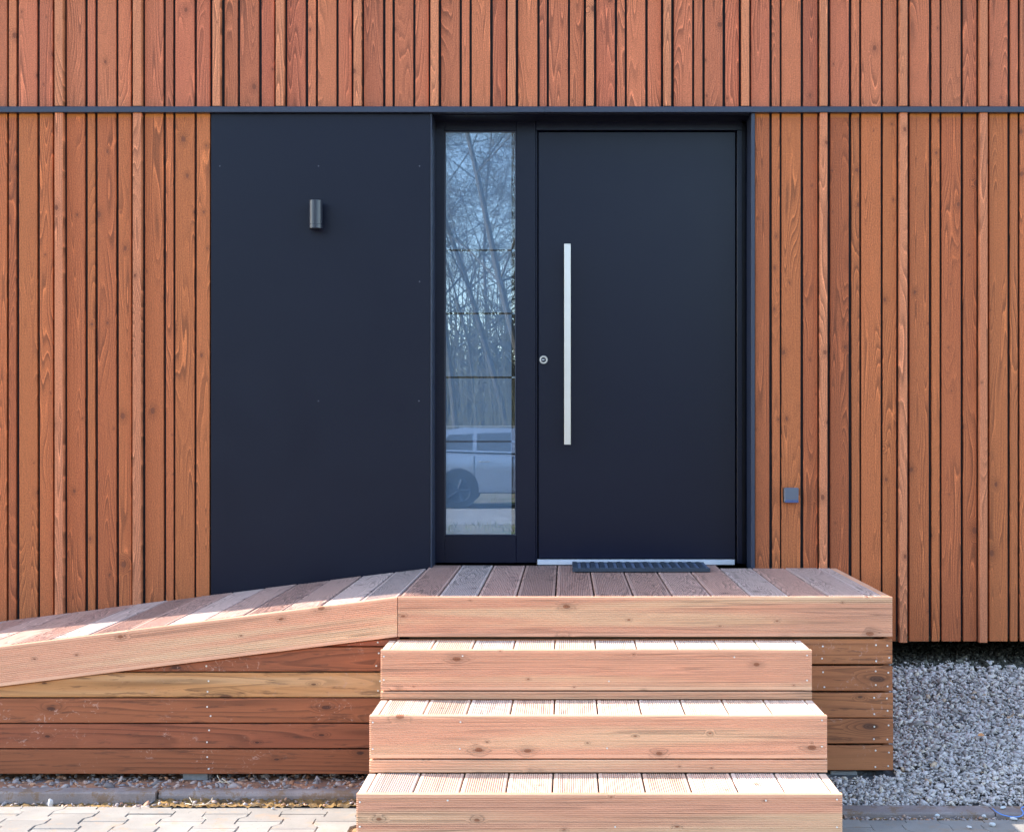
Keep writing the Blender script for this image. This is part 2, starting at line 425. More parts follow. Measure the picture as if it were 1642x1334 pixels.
k = NT('grey concrete paver')
tc = k.n('ShaderNodeTexCoord').outputs['Object']; rr = k.n('ShaderNodeObjectInfo').outputs['Random']
geo = k.n('ShaderNodeNewGeometry').outputs['Position']
a = k.noise(geo, 420, 3.0, 0.7); b = k.noise(geo, 5, 4.0, 0.6); c = k.noise(geo, 130, 2.0)
col = k.mix(k.ramp(b, 0.35, 0.7), (0.225, 0.200, 0.172), (0.280, 0.250, 0.215))
col = k.scale(col, k.math('MULTIPLY_ADD', rr, 0.16, 0.92))
col = k.scale(col, k.math('MULTIPLY_ADD', a, 0.5, 0.75))
col = k.mix(k.ramp(c, 0.68, 0.74), col, (0.12, 0.10, 0.08))
col = k.mix(k.math('MULTIPLY', k.ramp(k.noise(geo, 11, 5.0, 0.7), 0.52, 0.66), 0.45), col, (0.34, 0.21, 0.12))
k.bsdf(col, 0.9, spec=0.25, normal=k.bump(a, 0.5, 0.0015))
M['paver'] = k.m
k = NT('weathered kerb concrete')
geo = k.n('ShaderNodeNewGeometry').outputs['Position']
a = k.noise(geo, 260, 3.0, 0.7); b = k.noise(geo, 9, 4.0, 0.65)
col = k.mix(k.ramp(b, 0.4, 0.65), (0.225, 0.175, 0.155), (0.31, 0.25, 0.225))
col = k.mix(k.math('MULTIPLY', k.ramp(k.noise(geo, 18, 5.0, 0.75), 0.47, 0.60), 0.8), col, (0.20, 0.115, 0.06))
col = k.scale(col, k.math('MULTIPLY_ADD', a, 0.7, 0.65))
k.bsdf(col, 0.9, spec=0.25, normal=k.bump(a, 0.7, 0.002))
M['kerb'] = k.m

# ------------------------------------------------------------------ board builders (local X = length, Y = width, Z = face)
_cache = {}
def board_mesh(L, W, T, b=0.0015, ribs=0, rib_depth=0.0028, margin=0.011, mat=None, origin_end=False):
    key = (round(L, 4), round(W, 4), round(T, 4), b, ribs, mat.name if mat else '', origin_end)
    if key in _cache: return _cache[key]
    pts = [(-W / 2 + b, -T), (W / 2 - b, -T), (W / 2, -T + b), (W / 2, -b)]
    if ribs:
        top = [(W / 2 - b, 0)]
        p = (W - 2 * margin) / ribs
        for i in range(ribs):
            y0 = W / 2 - margin - i * p
            top += [(y0, 0), (y0 - p * 0.16, -rib_depth), (y0 - p * 0.46, -rib_depth), (y0 - p * 0.62, 0)]
        top += [(-W / 2 + b, 0)]
    else:
        top = [(W / 2 - b, 0), (-W / 2 + b, 0)]
    pts += top + [(-W / 2, -b), (-W / 2, -T + b)]
    x0, x1 = (-L, 0.0) if origin_end else (-L / 2, L / 2)
    m = MB().prism(pts, x0, x1, lambda u, w, a: (a, u, w))
    me = m.mesh('board'); me.materials.append(mat)
    _cache[key] = me
    return me
R_CLAD = Matrix(((0, -1, 0, 0), (0, 0, -1, 0), (1, 0, 0, 0), (0, 0, 0, 1)))     # x->Z, y->-X, z->-Y
R_FACE = Matrix(((1, 0, 0, 0), (0, 0, -1, 0), (0, 1, 0, 0), (0, 0, 0, 1)))      # x->X, y->Z, z->-Y
R_DECK = Matrix(((0, 1, 0, 0), (-1, 0, 0, 0), (0, 0, 1, 0), (0, 0, 0, 1)))      # x->-Y, y->X, z->Z
R_END = Matrix(((0, 0, 1, 0), (1, 0, 0, 0), (0, 1, 0, 0), (0, 0, 0, 1)))        # x->Y, y->Z, z->X  (right end boards)
R_ENDL = Matrix(((0, 0, -1, 0), (-1, 0, 0, 0), (0, 1, 0, 0), (0, 0, 0, 1)))     # left end boards
def put(name, me, rot, loc, parent, jit=0.0):
    m = Matrix.Translation(loc) @ rot
    if jit: m = m @ Matrix.Rotation(random.uniform(-jit, jit), 4, 'X') @ Matrix.Rotation(random.uniform(-jit, jit) * 0.3, 4, 'Z')
    return link(name, me, None, parent, mtx=m)

# ------------------------------------------------------------------ the house
WALL_X0, WALL_X1 = -5.2, 6.5
Z_BAND0, Z_BAND1 = PZ(182.4), PZ(173.4)
Z_TOP = 3.47
Z_BOT = 0.40
house = empty('house', (0, 0, 0))
tag(house, 'house front clad in rose brown vertical timber slats around a dark entrance', 'house')

# boards, in photograph pixels (p = proud batten)
UP = [(-19.5, 11, 0), (14, 26.3, 0), (30, 59.6, 0), (63.2, 85, 0), (87, 100.7, 1), (106.6, 136, 0), (140, 152.4, 0), (156, 186, 0), (189.6, 210.5, 0), (212.7, 226.6, 1),
      (232, 262, 0), (265.5, 277.6, 0), (281, 311.8, 0), (315.3, 337, 0), (340.4, 353.4, 1), (360, 381, 0), (384.4, 415, 0), (419.3, 440, 0),
      (441.8, 455.6, 1), (460, 490, 0), (493.9, 506.4, 0), (509.6, 539.4, 0), (542.7, 564, 0), (566.4, 579.5, 1), (583.2, 614, 0), (617.8, 629.5, 0),
      (632.8, 662.8, 0), (666, 687.9, 0), (690, 703, 1), (707, 737, 0), (740.4, 753, 0), (756.2, 786.2, 0), (790, 811.3, 0), (813.7, 827, 1),
      (830.5, 861.8, 0), (865, 877, 0), (880, 910.9, 0), (913.9, 936.4, 0), (939.6, 952.7, 1), (956, 986, 0), (989.5, 1002, 0), (1005, 1034.8, 0),
      (1038.5, 1060.3, 0), (1064, 1076.6, 1), (1080.3, 1110.4, 0), (1113, 1126.6, 0), (1130, 1159, 0), (1163, 1185, 0), (1189.2, 1201.7, 1),
      (1204, 1234, 0), (1237.5, 1250.5, 0), (1253.3, 1284.3, 0), (1288, 1311, 0), (1314.7, 1327.2, 1), (1331, 1361.3, 0), (1365.2, 1378, 0), (1381, 1412.5, 0),
      (1416, 1438, 0), (1442.7, 1455.7, 1), (1458.5, 1490, 0), (1493.7, 1507, 0), (1509.8, 1540.8, 0), (1544.5, 1566.2, 0), (1571.2, 1584.2, 1),
      (1586, 1616, 0), (1619.7, 1632.4, 0), (1635.2, 1665, 0)]
mod = [(0, 13, 1), (17, 47, 0), (51, 63.5, 0), (67, 97.5, 0), (101, 123, 0)]
ext_l, ext_r = [(-39.5, -26, 1)], []
x = -166.0
while PX(x) > WALL_X0 + 0.02:
    for a, b, p in mod: ext_l.append((x + a, x + b, p))
    x -= 126.5
x = 1698.0
ext_r.append((1668.5, 1690, 0))
while PX(x + 126) < WALL_X1:
    for a, b, p in mod: ext_r.append((x + a, x + b, p))
    x += 126.5
ext_l = [(a, b, p) for a, b, p in ext_l if b <= -2 and PX(a) > WALL_X0]
PROUD = 0.024
THK = 0.020
def clad(x0, x1, z0, z1, proud, mat, matb, name='cladding_board'):
    out = PROUD if proud else 0.0
    X0, X1 = PX(x0 + 0.35, out), PX(x1 - 0.35, out)
    L = z1 - z0
    me = board_mesh(round(L, 3), round(X1 - X0, 3), THK + out, 0.0016, mat=matb if proud else mat, origin_end=True)
    dy = 0.0 if proud else random.uniform(-0.0012, 0.0012)
    return put(name if not proud else 'cladding_batten', me, R_CLAD, ((X0 + X1) / 2, -out + dy, z1), house, 0.004)
for a, b, p in UP:
    clad(a, b, Z_BAND1 + (0.004 if p else 0.001), Z_TOP, p, M['clad_up'], M['batten'])
# lower boards: left of the panel, and right of the opening
OPEN_L, OPEN_R = 692.0, 1209.6
PAN_L = 339.0
for a, b, p in UP:
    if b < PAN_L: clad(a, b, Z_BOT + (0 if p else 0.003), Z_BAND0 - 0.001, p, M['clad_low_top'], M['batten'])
    if a >= 1204:
        if a == 1204: a = 1210.4
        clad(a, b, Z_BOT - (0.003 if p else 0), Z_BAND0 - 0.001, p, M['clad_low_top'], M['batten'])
# the same cladding carried on outside the frame
for a, b, p in ext_l + ext_r:
    clad(a, b, Z_BAND1 + (0.004 if p else 0.001), Z_TOP, p, M['clad_up'], M['batten'])
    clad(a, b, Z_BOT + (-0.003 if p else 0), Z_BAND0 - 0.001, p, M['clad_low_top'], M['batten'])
# carcass behind the boards (membrane), with the opening left out
XL, XR = PX(OPEN_L + 1), PX(1204)
RECESS = 0.165
m = MB()
m.box(WALL_X0, XL - 0.004, THK + 0.004, 0.26, Z_BOT + 0.02, Z_TOP)
m.box(XR + 0.02, WALL_X1, THK + 0.004, 0.26, Z_BOT + 0.02, Z_TOP)
m.box(XL - 0.004, XR + 0.02, THK + 0.004, 0.26, Z_BAND1 + 0.004, Z_TOP)
m.build('wall_membrane', M['membrane'], house)
# house volume: floor slab, back and end walls, roof, set-back foundation
m = MB()
m.box(WALL_X0, WALL_X1, 0.262, 7.0, Z_BOT + 0.03, 0.70)
m.build('floor_slab', M['concrete'], house)
m = MB(); m.box(WALL_X0 + 0.3, WALL_X1 - 0.3, 0.75, 1.0, -0.4, Z_BOT + 0.028); m.build('foundation', M['concrete'], house)
m = MB(); m.box(WALL_X0, WALL_X0 + 0.2, 0.262, 7.0, 0.702, Z_TOP); m.box(WALL_X1 - 0.2, WALL_X1, 0.262, 7.0, 0.702, Z_TOP)
m.box(WALL_X0 + 0.202, WALL_X1 - 0.202, 6.8, 7.0, 0.702, Z_TOP)
m.build('rear_wall', M['frame_wood'], house)
m = MB(); m.box(WALL_X0, WALL_X1, 0.10, 7.0, Z_TOP + 0.002, Z_TOP + 0.03); m.build('roof', M['flashing'], house)
m = MB(); m.box(WALL_X0 - 0.01, WALL_X1, -PROUD - 0.012, 0.098, Z_TOP + 0.003, Z_TOP + 0.05, 0.003); m.build('parapet_cap', M['flashing'], house)
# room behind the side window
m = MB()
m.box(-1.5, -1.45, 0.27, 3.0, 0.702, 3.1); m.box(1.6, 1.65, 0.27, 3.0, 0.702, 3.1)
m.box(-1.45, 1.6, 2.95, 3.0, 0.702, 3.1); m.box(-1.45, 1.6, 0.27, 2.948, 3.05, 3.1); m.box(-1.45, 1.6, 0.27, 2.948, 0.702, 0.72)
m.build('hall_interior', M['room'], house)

# flashing band across the whole front
m = MB()
pr = [(-0.004, Z_BAND0), (-0.034, Z_BAND0), (-0.034, Z_BAND1 - 0.003), (-0.031, Z_BAND1), (0.02, Z_BAND1 + 0.0005), (0.02, Z_BAND0 + 0.003), (-0.004, Z_BAND0 + 0.003)]
for sx0, sx1 in ((WALL_X0, PX(873.5)), (PX(873.9), WALL_X1)):
    m = MB(); m.prism(pr, sx0, sx1, lambda u, w, a: (a, u, w))
    m.build('flashing_strip', M['flashing'], house, fix=True)

# dark facing panel
pz0, pz1 = 0.40, Z_BAND0 - 0.002
pan = MB().box(PX(PAN_L), PX(690.2), -0.006, 0.014, pz0, pz1, 0.001).build('facade_panel', M['anthracite'], house)
m = MB()
for sxp, syp in ((353, 267), (511, 267), (673, 267), (511, 643), (672, 643), (673, 452)):
    m.lathe([(0.0034, 0.0), (0.0034, 0.0010), (0.002, 0.0016)], 10, 'y', (PX(sxp), -0.0062, PZ(syp)))
m.build('panel_screw', M['screw_dark'], pan, fix=True)['kind'] = 'stuff'

# reveal of the opening: left and right linings with folded edges, soffit
ZS = Z_BAND0 + 0.0
lin = MB()
lin.box(PX(690.6), PX(692.6), -0.009, RECESS, 0.74, ZS - 0.001, 0.0006)
lin.build('reveal_lining', M['flashing'], house)
lin = MB(); lin.box(PX(1204.2), PX(1209.8), -0.016, 0.002, 0.735, ZS - 0.001, 0.0008); lin.box(PX(1204.2), PX(1206.0), 0.0025, RECESS, 0.735, ZS - 0.001, 0.0006)
lin.build('reveal_lining', M['flashing'], house)
lin = MB(); lin.box(PX(692.8), PX(1204.1), 0.022, RECESS, ZS - 0.004, ZS + 0.006); lin.build('reveal_soffit', M['anthracite'], house)
o_ = MB().box(PX(692.8), PX(1204.1), RECESS - 0.03, RECESS - 0.028, PZ(194.0, -RECESS), ZS - 0.005); o_.build('soffit_edge', M['anthracite'], house)

# --- door set, plane at RECESS behind the boards
D = -RECESS
def dx(x): return PX(x, D)
def dz(y): return PZ(y, D)
door = MB()
# leaf
door.box(dx(863.0), dx(1179.6), RECESS + 0.006, RECESS + 0.07, dz(895.5), dz(211.6), 0.0025)
door = door.build('door', M['door_paint'], house); smooth_angle(door, 20)
fr = MB()
fr.box(dx(859.6), dx(861.4), RECESS, RECESS + 0.08, dz(903.5), dz(209.6), 0.0006)
fr.box(dx(1181.6), dx(1190.2), RECESS - 0.004, RECESS + 0.08, dz(903.5), dz(209.6), 0.0015)
fr.box(dx(859.6), dx(1190.2), RECESS - 0.004, RECESS + 0.08, dz(209.4), dz(194.5), 0.0015)
fr.box(dx(1190.4), PX(1204.0), RECESS + 0.03, RECESS + 0.1, 0.745, ZS - 0.006)
fr.build('door_frame', M['door_paint'], door)
MB().box(dx(861.6), dx(1181.4), RECESS + 0.05, RECESS + 0.09, dz(904), dz(209.8)).build('door_seal', M['seal'], door)
m = MB(); m.box(dx(862), dx(1176.5), RECESS - 0.045, RECESS + 0.045, dz(905) + 0.002, dz(897.0), 0.002)
m.box(dx(862), dx(1176.5), RECESS - 0.043, RECESS - 0.038, dz(897.0) + 0.0005, dz(897.0) + 0.004)
m.build('threshold', M['alu'], door)
# pull bar
hz0, hz1 = PZ(713, D + 0.07), PZ(391, D + 0.07)
hx0, hx1 = PX(904.6, D + 0.07), PX(915.2, D + 0.07)
h = MB(); h.box(hx0, hx1, RECESS - 0.075, RECESS - 0.045, hz0, hz1, 0.0015)
for zc in (hz0 + 0.12, hz1 - 0.12):
    h.tube(((hx0 + hx1) / 2, RECESS - 0.046, zc), ((hx0 + hx1) / 2, RECESS + 0.006, zc), 0.009, 0.009, 12)
h.build('door_handle', M['steel'], door)
lk = MB()
lk.lathe([(0.021, 0.0), (0.021, 0.006), (0.0185, 0.010), (0.0135, 0.010), (0.0125, 0.004), (0.0, 0.004)], 32, 'y', (PX(871.6, D), RECESS + 0.006, PZ(577, D)), cap=False)
lk = lk.build('lock_rosette', M['steel'], door); smooth_angle(lk, 30)
kc_ = MB().lathe([(0.0118, -0.0005), (0.0118, 0.0075), (0.0105, 0.0085)], 24, 'y', (PX(871.6, D), RECESS + 0.006, PZ(577, D))); kc_ = kc_.build('lock_cylinder', M['lampcoat'], door); smooth_angle(kc_, 30)
MB().box(PX(871.6, D) - 0.0095, PX(871.6, D) + 0.004, RECESS - 0.0045, RECESS - 0.0027, PZ(577, D) - 0.0016, PZ(577, D) + 0.0016).build('keyhole', M['alu'], door)

# --- side window
win = MB()
gx0, gx1, gz0, gz1 = dx(713.8), dx(827.0), dz(858), dz(211)
win.box(dx(694.5), gx0 - 0.002, RECESS, RECESS + 0.08, dz(902.5), dz(194.5), 0.002)
win.box(gx1 + 0.002, dx(859.2), RECESS, RECESS + 0.08, dz(902.5), dz(194.5), 0.002)
win.box(gx0 - 0.0018, gx1 + 0.0018, RECESS + 0.0012, RECESS + 0.08, dz(902.5), gz0 - 0.002, 0.0015)
win.box(gx0 - 0.0018, gx1 + 0.0018, RECESS + 0.0012, RECESS + 0.08, gz1 + 0.002, dz(194.5), 0.0015)
win = win.build('side_window', M['door_paint'], house)
bd = MB()
bw = 0.0035
for a in ((gx0 - 0.0015, gx0 + bw, gz0, gz1), (gx1 - bw, gx1 + 0.0015, gz0, gz1), (gx0 + bw, gx1 - bw, gz0, gz0 + bw), (gx0 + bw, gx1 - bw, gz1 - bw, gz1)):
    bd.box(a[0], a[1], RECESS + 0.004, RECESS + 0.012, a[2], a[3])
bd.build('glazing_bead', M['flashing'], win)
MB().box(gx0 + 0.0005, gx1 - 0.0005, RECESS + 0.012, RECESS + 0.0125, gz0, gz1).build('glass_pane', M['glass'], win)
fx1 = dx(820.0)
ys = [858, 708, 605, 502.5, 401, 211]
for i in range(5):
    zb = dz(ys[i]) + (0.0045 if i else 0); zt = dz(ys[i + 1]) - (0.0045 if i < 4 else 0)
    MB().box(gx0, fx1, RECESS + 0.016, RECESS + 0.017, zb, zt).build('frosted_panel', M['film'], win)
for y in ys[1:5]:
    MB().box(fx1 + 0.001, gx1 - 0.002, RECESS + 0.016, RECESS + 0.017, dz(y) - 0.004, dz(y) + 0.004).build('frosted_tick', M['film'], win)
MB().box(gx0 - 0.01, gx0 - 0.0005, RECESS + 0.03, RECESS + 0.26, gz0, gz1).build('inner_reveal', M['room'], win)

# ------------------------------------------------------------------ landing, ramp and steps (grooved larch)
DECK_Z = CAMZ - 0.653
DECK_OUT = 1.20
FT = 0.027           # facing thickness
LX0, LX1 = PX(637.5, DECK_OUT), PX(1431, DECK_OUT)
PITCH = 0.1527
BW = PITCH - 0.006
screws = {}
def screw(mb, x, out, z, r=0.0034):
    mb.lathe([(r, -0.001), (r, 0.0012), (r * 0.6, 0.0022)], 8, 'y', (x, -out, z))

landing = empty('wooden_landing', (LX0, -DECK_OUT, 0))
tag(landing, 'raised timber landing with grooved greyish decking in front of the dark door', 'landing')
def lm(rot, loc, parent):   # local placement under a translated thing
    return Matrix.Translation(Vector(loc) - parent.location) @ rot
# deck boards, running out from the wall; those in front of the opening go on into the recess
bx0 = PX(639, DECK_OUT)
i = 0
while bx0 + 0.02 < LX1 - FT:
    x0 = bx0 + i * PITCH + 0.003; x1 = min(x0 + BW, LX1 - FT - 0.003)
    if x1 - x0 < 0.02: break
    inner = 0.118 if x1 < PX(1203) and x0 > PX(693) else -0.03
    if i == 0: inner = 0.118
    yb = inner if inner > 0 else -0.028
    L = yb + DECK_OUT - FT - 0.003
    ri = max(3, int(round((x1 - x0) / 0.1467 * 17)))
    me = board_mesh(L, x1 - x0, 0.027, 0.003, ribs=ri, mat=M['deck'])
    o = link('deck_board', me, None, landing, mtx=lm(R_DECK, ((x0 + x1) / 2, yb - L / 2, DECK_Z + random.uniform(-0.001, 0.001)), landing))
    i += 1
    if bx0 + i * PITCH > LX1 - FT: break
FZ0 = CAMZ - 0.808; FH = DECK_Z - FZ0
def facing(name, x0, x1, out, ztop, h, mat, parent, ribs=18, T=FT, b=0.0022):
    me = board_mesh(x1 - x0, h, T, b, ribs=ribs, rib_depth=0.003, margin=h * 0.075, mat=mat)
    return link(name, me, None, parent, mtx=lm(R_FACE, ((x0 + x1) / 2, -out, ztop - h / 2), parent))
facing('facing_board', LX0 + 0.001, LX1, DECK_OUT, DECK_Z, FH, M['larch'], landing)
me = board_mesh(DECK_OUT - FT - 0.03, FH, FT, 0.002, ribs=18, mat=M['larch'])
link('facing_board', me, None, landing, mtx=lm(R_END, (LX1 - 0.0005, -(DECK_OUT - FT - 0.001) / 2 - 0.014, DECK_Z - FH / 2 - 0.0005), landing))
# skirt boards right
SK_P = 0.1033
zk = [CAMZ - 0.8185 - SK_P * n for n in range(5)]
sc = MB()
for n, zt in enumerate(zk):
    x1r = LX1 + random.uniform(-0.002, 0.004)
    me = board_mesh(round(LX1 - LX0 + 0.002 + 0.001 * n, 4), SK_P - 0.0065, 0.022, 0.003, mat=M['skirt_right'])
    link('skirt_board', me, None, landing, mtx=lm(R_FACE @ Matrix.Rotation(random.uniform(-0.0018, 0.0018), 4, 'Z'), ((LX0 + x1r) / 2 + 0.0, -DECK_OUT + 0.006, zt - (SK_P - 0.006) / 2), landing))
    me = board_mesh(DECK_OUT - 0.06, SK_P - 0.0065, 0.022, 0.003, mat=M['skirt_right'])
    link('skirt_board', me, None, landing, mtx=lm(R_END, (LX1 - 0.003, -(DECK_OUT - 0.03) / 2, zt - (SK_P - 0.006) / 2), landing))
    for sxp in (1320, 1403, 1424):
        for dzz in (0.024, 0.078):
            if n < 2 or sxp > 1330: screw(sc, PX(sxp, DECK_OUT) + random.uniform(-0.004, 0.006) - landing.location.x, -0.0062 , zt - dzz + random.uniform(-0.007, 0.007), 0.0036)
for xx in (PX(700, 1.2), PX(950, 1.2), PX(1424, 1.2)):
    pass
o = sc.build('screw_heads', M['screw'], landing, fix=True); o['kind'] = 'stuff'
# frame and footing under the landing
m = MB()
for yy in (-0.12, -0.6, -1.12): m.box(LX0 + 0.04, LX1 - 0.06, yy - 0.022, yy + 0.022, DECK_Z - 0.20, DECK_Z - 0.03)
for xx in (LX0 + 0.05, 0.35, LX1 - 0.14):
    for yy in (-0.18, -1.05): m.box(xx, xx + 0.09, yy - 0.045, yy + 0.045, -0.05, DECK_Z - 0.205)
m2 = MB(); m2.v = [(a - LX0, b + DECK_OUT, c) for a, b, c in m.v]; m2.f = m.f
m2.build('joist_frame', M['frame_wood'], landing)
m = MB().box(PX(1330, 1.15) - LX0, LX1 - 0.13 - LX0, 0.03, 0.2, -0.05, CAMZ - 1.338, 0.004)
m.build('footing', M['concrete'], landing)

# ramp, going down to the left along the wall
SL = 0.125
ang = math.atan(SL); cs = math.cos(ang)
RX1 = LX0
ramp = empty('wooden_ramp', (RX1, -DECK_OUT, 0))
tag(ramp, 'long timber ramp sloping down to the left along the slatted wall', 'ramp')
R_S = Matrix.Rotation(-ang, 4, 'Y')      # slope down towards -X
RAMPX0 = -6.35
nb = int((RX1 - RAMPX0) / (PITCH * cs))
for i in range(nb):
    xc = RX1 - (i + 0.5) * PITCH * cs
    zc = DECK_Z - SL * (RX1 - xc)
    L = DECK_OUT - FT - 0.03
    Lr = round(L, 3)
    me = board_mesh(Lr, BW, 0.027, 0.003, ribs=17, mat=M['deck'])
    if random.random() < 0.55:
        me = board_mesh(Lr, BW, 0.027, 0.003, ribs=0, mat=M['deck'])     # some boards lie smooth side up
    mt = Matrix.Translation(Vector((xc, -0.027 - L / 2, zc + random.uniform(-0.0012, 0.0012))) - ramp.location) @ R_S @ R_DECK
    link('deck_board', me, None, ramp, mtx=mt)
Lf = (RX1 - RAMPX0) / cs
# facing of the ramp: sloped board with a plumb cut at the landing
def sloped_face(x_left, x_right, h, mat, ribs, name):
    b = 0.0022
    mgn = h * 0.075
    prof = [(0, -b), (b, 0)]
    p = (h - 2 * mgn) / ribs
    fr_ = [(0.0, 0.0022), (0.0022, 0.0)]
    for i in range(ribs):
        t = mgn + i * p
        fr_ += [(t, 0), (t + p * 0.16, 0.003), (t + p * 0.46, 0.003), (t + p * 0.62, 0)]
    fr_ += [(h - 0.0022, 0), (h, 0.0022), (h, FT), (0, FT)]
    mb = MB()
    n = len(fr_)
    v = []
    for xx in (x_left, x_right):
        zt = DECK_Z - SL * (RX1 - xx)
        for t, dep in fr_: v.append((xx - RX1, dep, zt - t))
    f = [tuple(range(n)), tuple(range(n, 2 * n))[::-1]] + [(i, n + i, n + (i + 1) % n, (i + 1) % n) for i in range(n)]
    mb.add(v, f)
    return mb
sf = sloped_face(-2.95, RX1 - 0.0015, FH, M['larch'], 18, 'f')
# lay the mesh so the grain follows the board
def regrain(mb, name, mat, parent, x_ref, z_ref):
    """store vertices in board-local axes (x along slope, y up the width, z towards the viewer)"""
    rot = R_S @ R_FACE
    org = Vector((x_ref - RX1, 0, z_ref))
    mt = Matrix.Translation(org) @ rot
    inv = mt.inverted()
    m3 = MB(); m3.v = [tuple(inv @ Vector(p)) for p in mb.v]; m3.f = mb.f
    o = m3.build(name, mat, parent, mtx=mt, fix=True)
    return o
regrain(sf, 'facing_board', M['larch'], ramp, -1.8, DECK_Z - SL * (RX1 + 1.8))
sf = sloped_face(RAMPX0, -2.952, FH, M['larch'], 18, 'f')
regrain(sf, 'facing_board', M['larch'], ramp, -4.5, DECK_Z - SL * (RX1 + 4.5))
# skirt boards under the ramp, cut along the slope
SKO = DECK_OUT - 0.02
s_l = 2332 / (CAMD - SKO)
zl = [CAMZ - (y - 688) / s_l for y in (1000.0, 1036.5, 1077.3, 1118.5, 1159.5, 1200.3, 1241.3)]
sc = MB()
SXR = PX(640, SKO)
for n in range(6):
    zt, zb = zl[n] - 0.0025, zl[n + 1] + 0.0025
    def top_at(x): return DECK_Z - SL * (RX1 - x) - FH - 0.004
    x_start = -6.0
    x_l = RX1 - (DECK_Z - FH - 0.004 - zb) / SL          # where the slope meets the board's lower edge
    x_l = max(x_l, -6.0)
    x_t = RX1 - (DECK_Z - FH - 0.004 - zt) / SL          # where it meets the upper edge
    x_end = SXR if n < 4 else PX(600, SKO)
    if n <= 1: poly = [(x_l, zb), (x_end, zb), (x_end, min(zt, top_at(x_end)))] + ([(x_t, zt)] if x_t < x_end else [])
    else:
        poly = [(x_l, zb), (x_end, zb), (x_end, zt), (min(x_t, x_end - 0.01), zt)]
    if x_l <= -6.0: poly = [(-6.0, zb), (x_end, zb), (x_end, zt), (max(x_t, -6.0), zt)] + ([(-6.0, top_at(-6.0))] if top_at(-6.0) < zt and top_at(-6.0) > zb else [])
    cx, cz = -1.6, (zt + zb) / 2
    mb = MB().prism([(a - cx, b - cz) for a, b in poly], 0, -0.022, lambda u, w, a: (u, w, a))
    mat = M['skirt_tan'] if n == 2 else M['skirt']
    o = mb.build('skirt_board', mat, ramp, mtx=Matrix.Translation(Vector((cx, -SKO, cz)) - ramp.location) @ R_FACE @ Matrix.Rotation(random.uniform(-0.0006, 0.0006), 4, 'Z'), fix=True)
    mod_ = o.modifiers.new('edge', 'BEVEL'); mod_.width = 0.002; mod_.segments = 1
    for sxp in (334, 606):
        for q, dzz in enumerate((0.028, 0.074)):
            X = PX(sxp, SKO) + random.uniform(-0.008, 0.010)
            if zt - dzz < top_at(X) - 0.01 and not (sxp == 606 and n > 4): screw(sc, X - RX1, -0.0205, zt - dzz + random.uniform(-0.006, 0.006), 0.0035)
o = sc.build('screw_heads', M['screw'], ramp, fix=True); o['kind'] = 'stuff'
# ramp stringers + blocks
mb = MB()
for yy in (0.15, 0.6, 1.1):
    n0 = len(mb.v)
    v = []
    for xx in (RAMPX0 + 1.0, RX1 - 0.02):
        zt = DECK_Z - SL * (RX1 - xx) - 0.03
        for dyy in (0, 0.045):
            v += [(xx - RX1, yy + dyy, zt), (xx - RX1, yy + dyy, max(zt - 0.16, -0.2))]
    mb.add(v, [(0, 2, 6, 4), (1, 5, 7, 3), (0, 4, 5, 1), (2, 3, 7, 6), (0, 1, 3, 2), (4, 6, 7, 5)])
mb.build('joist_frame', M['frame_wood'], ramp, fix=True)
MB().box(PX(298, 1.1) - RX1, PX(338, 1.1) - RX1, 0.05, 0.22, -0.1, 0.062, 0.004).build('footing', M['concrete'], ramp)

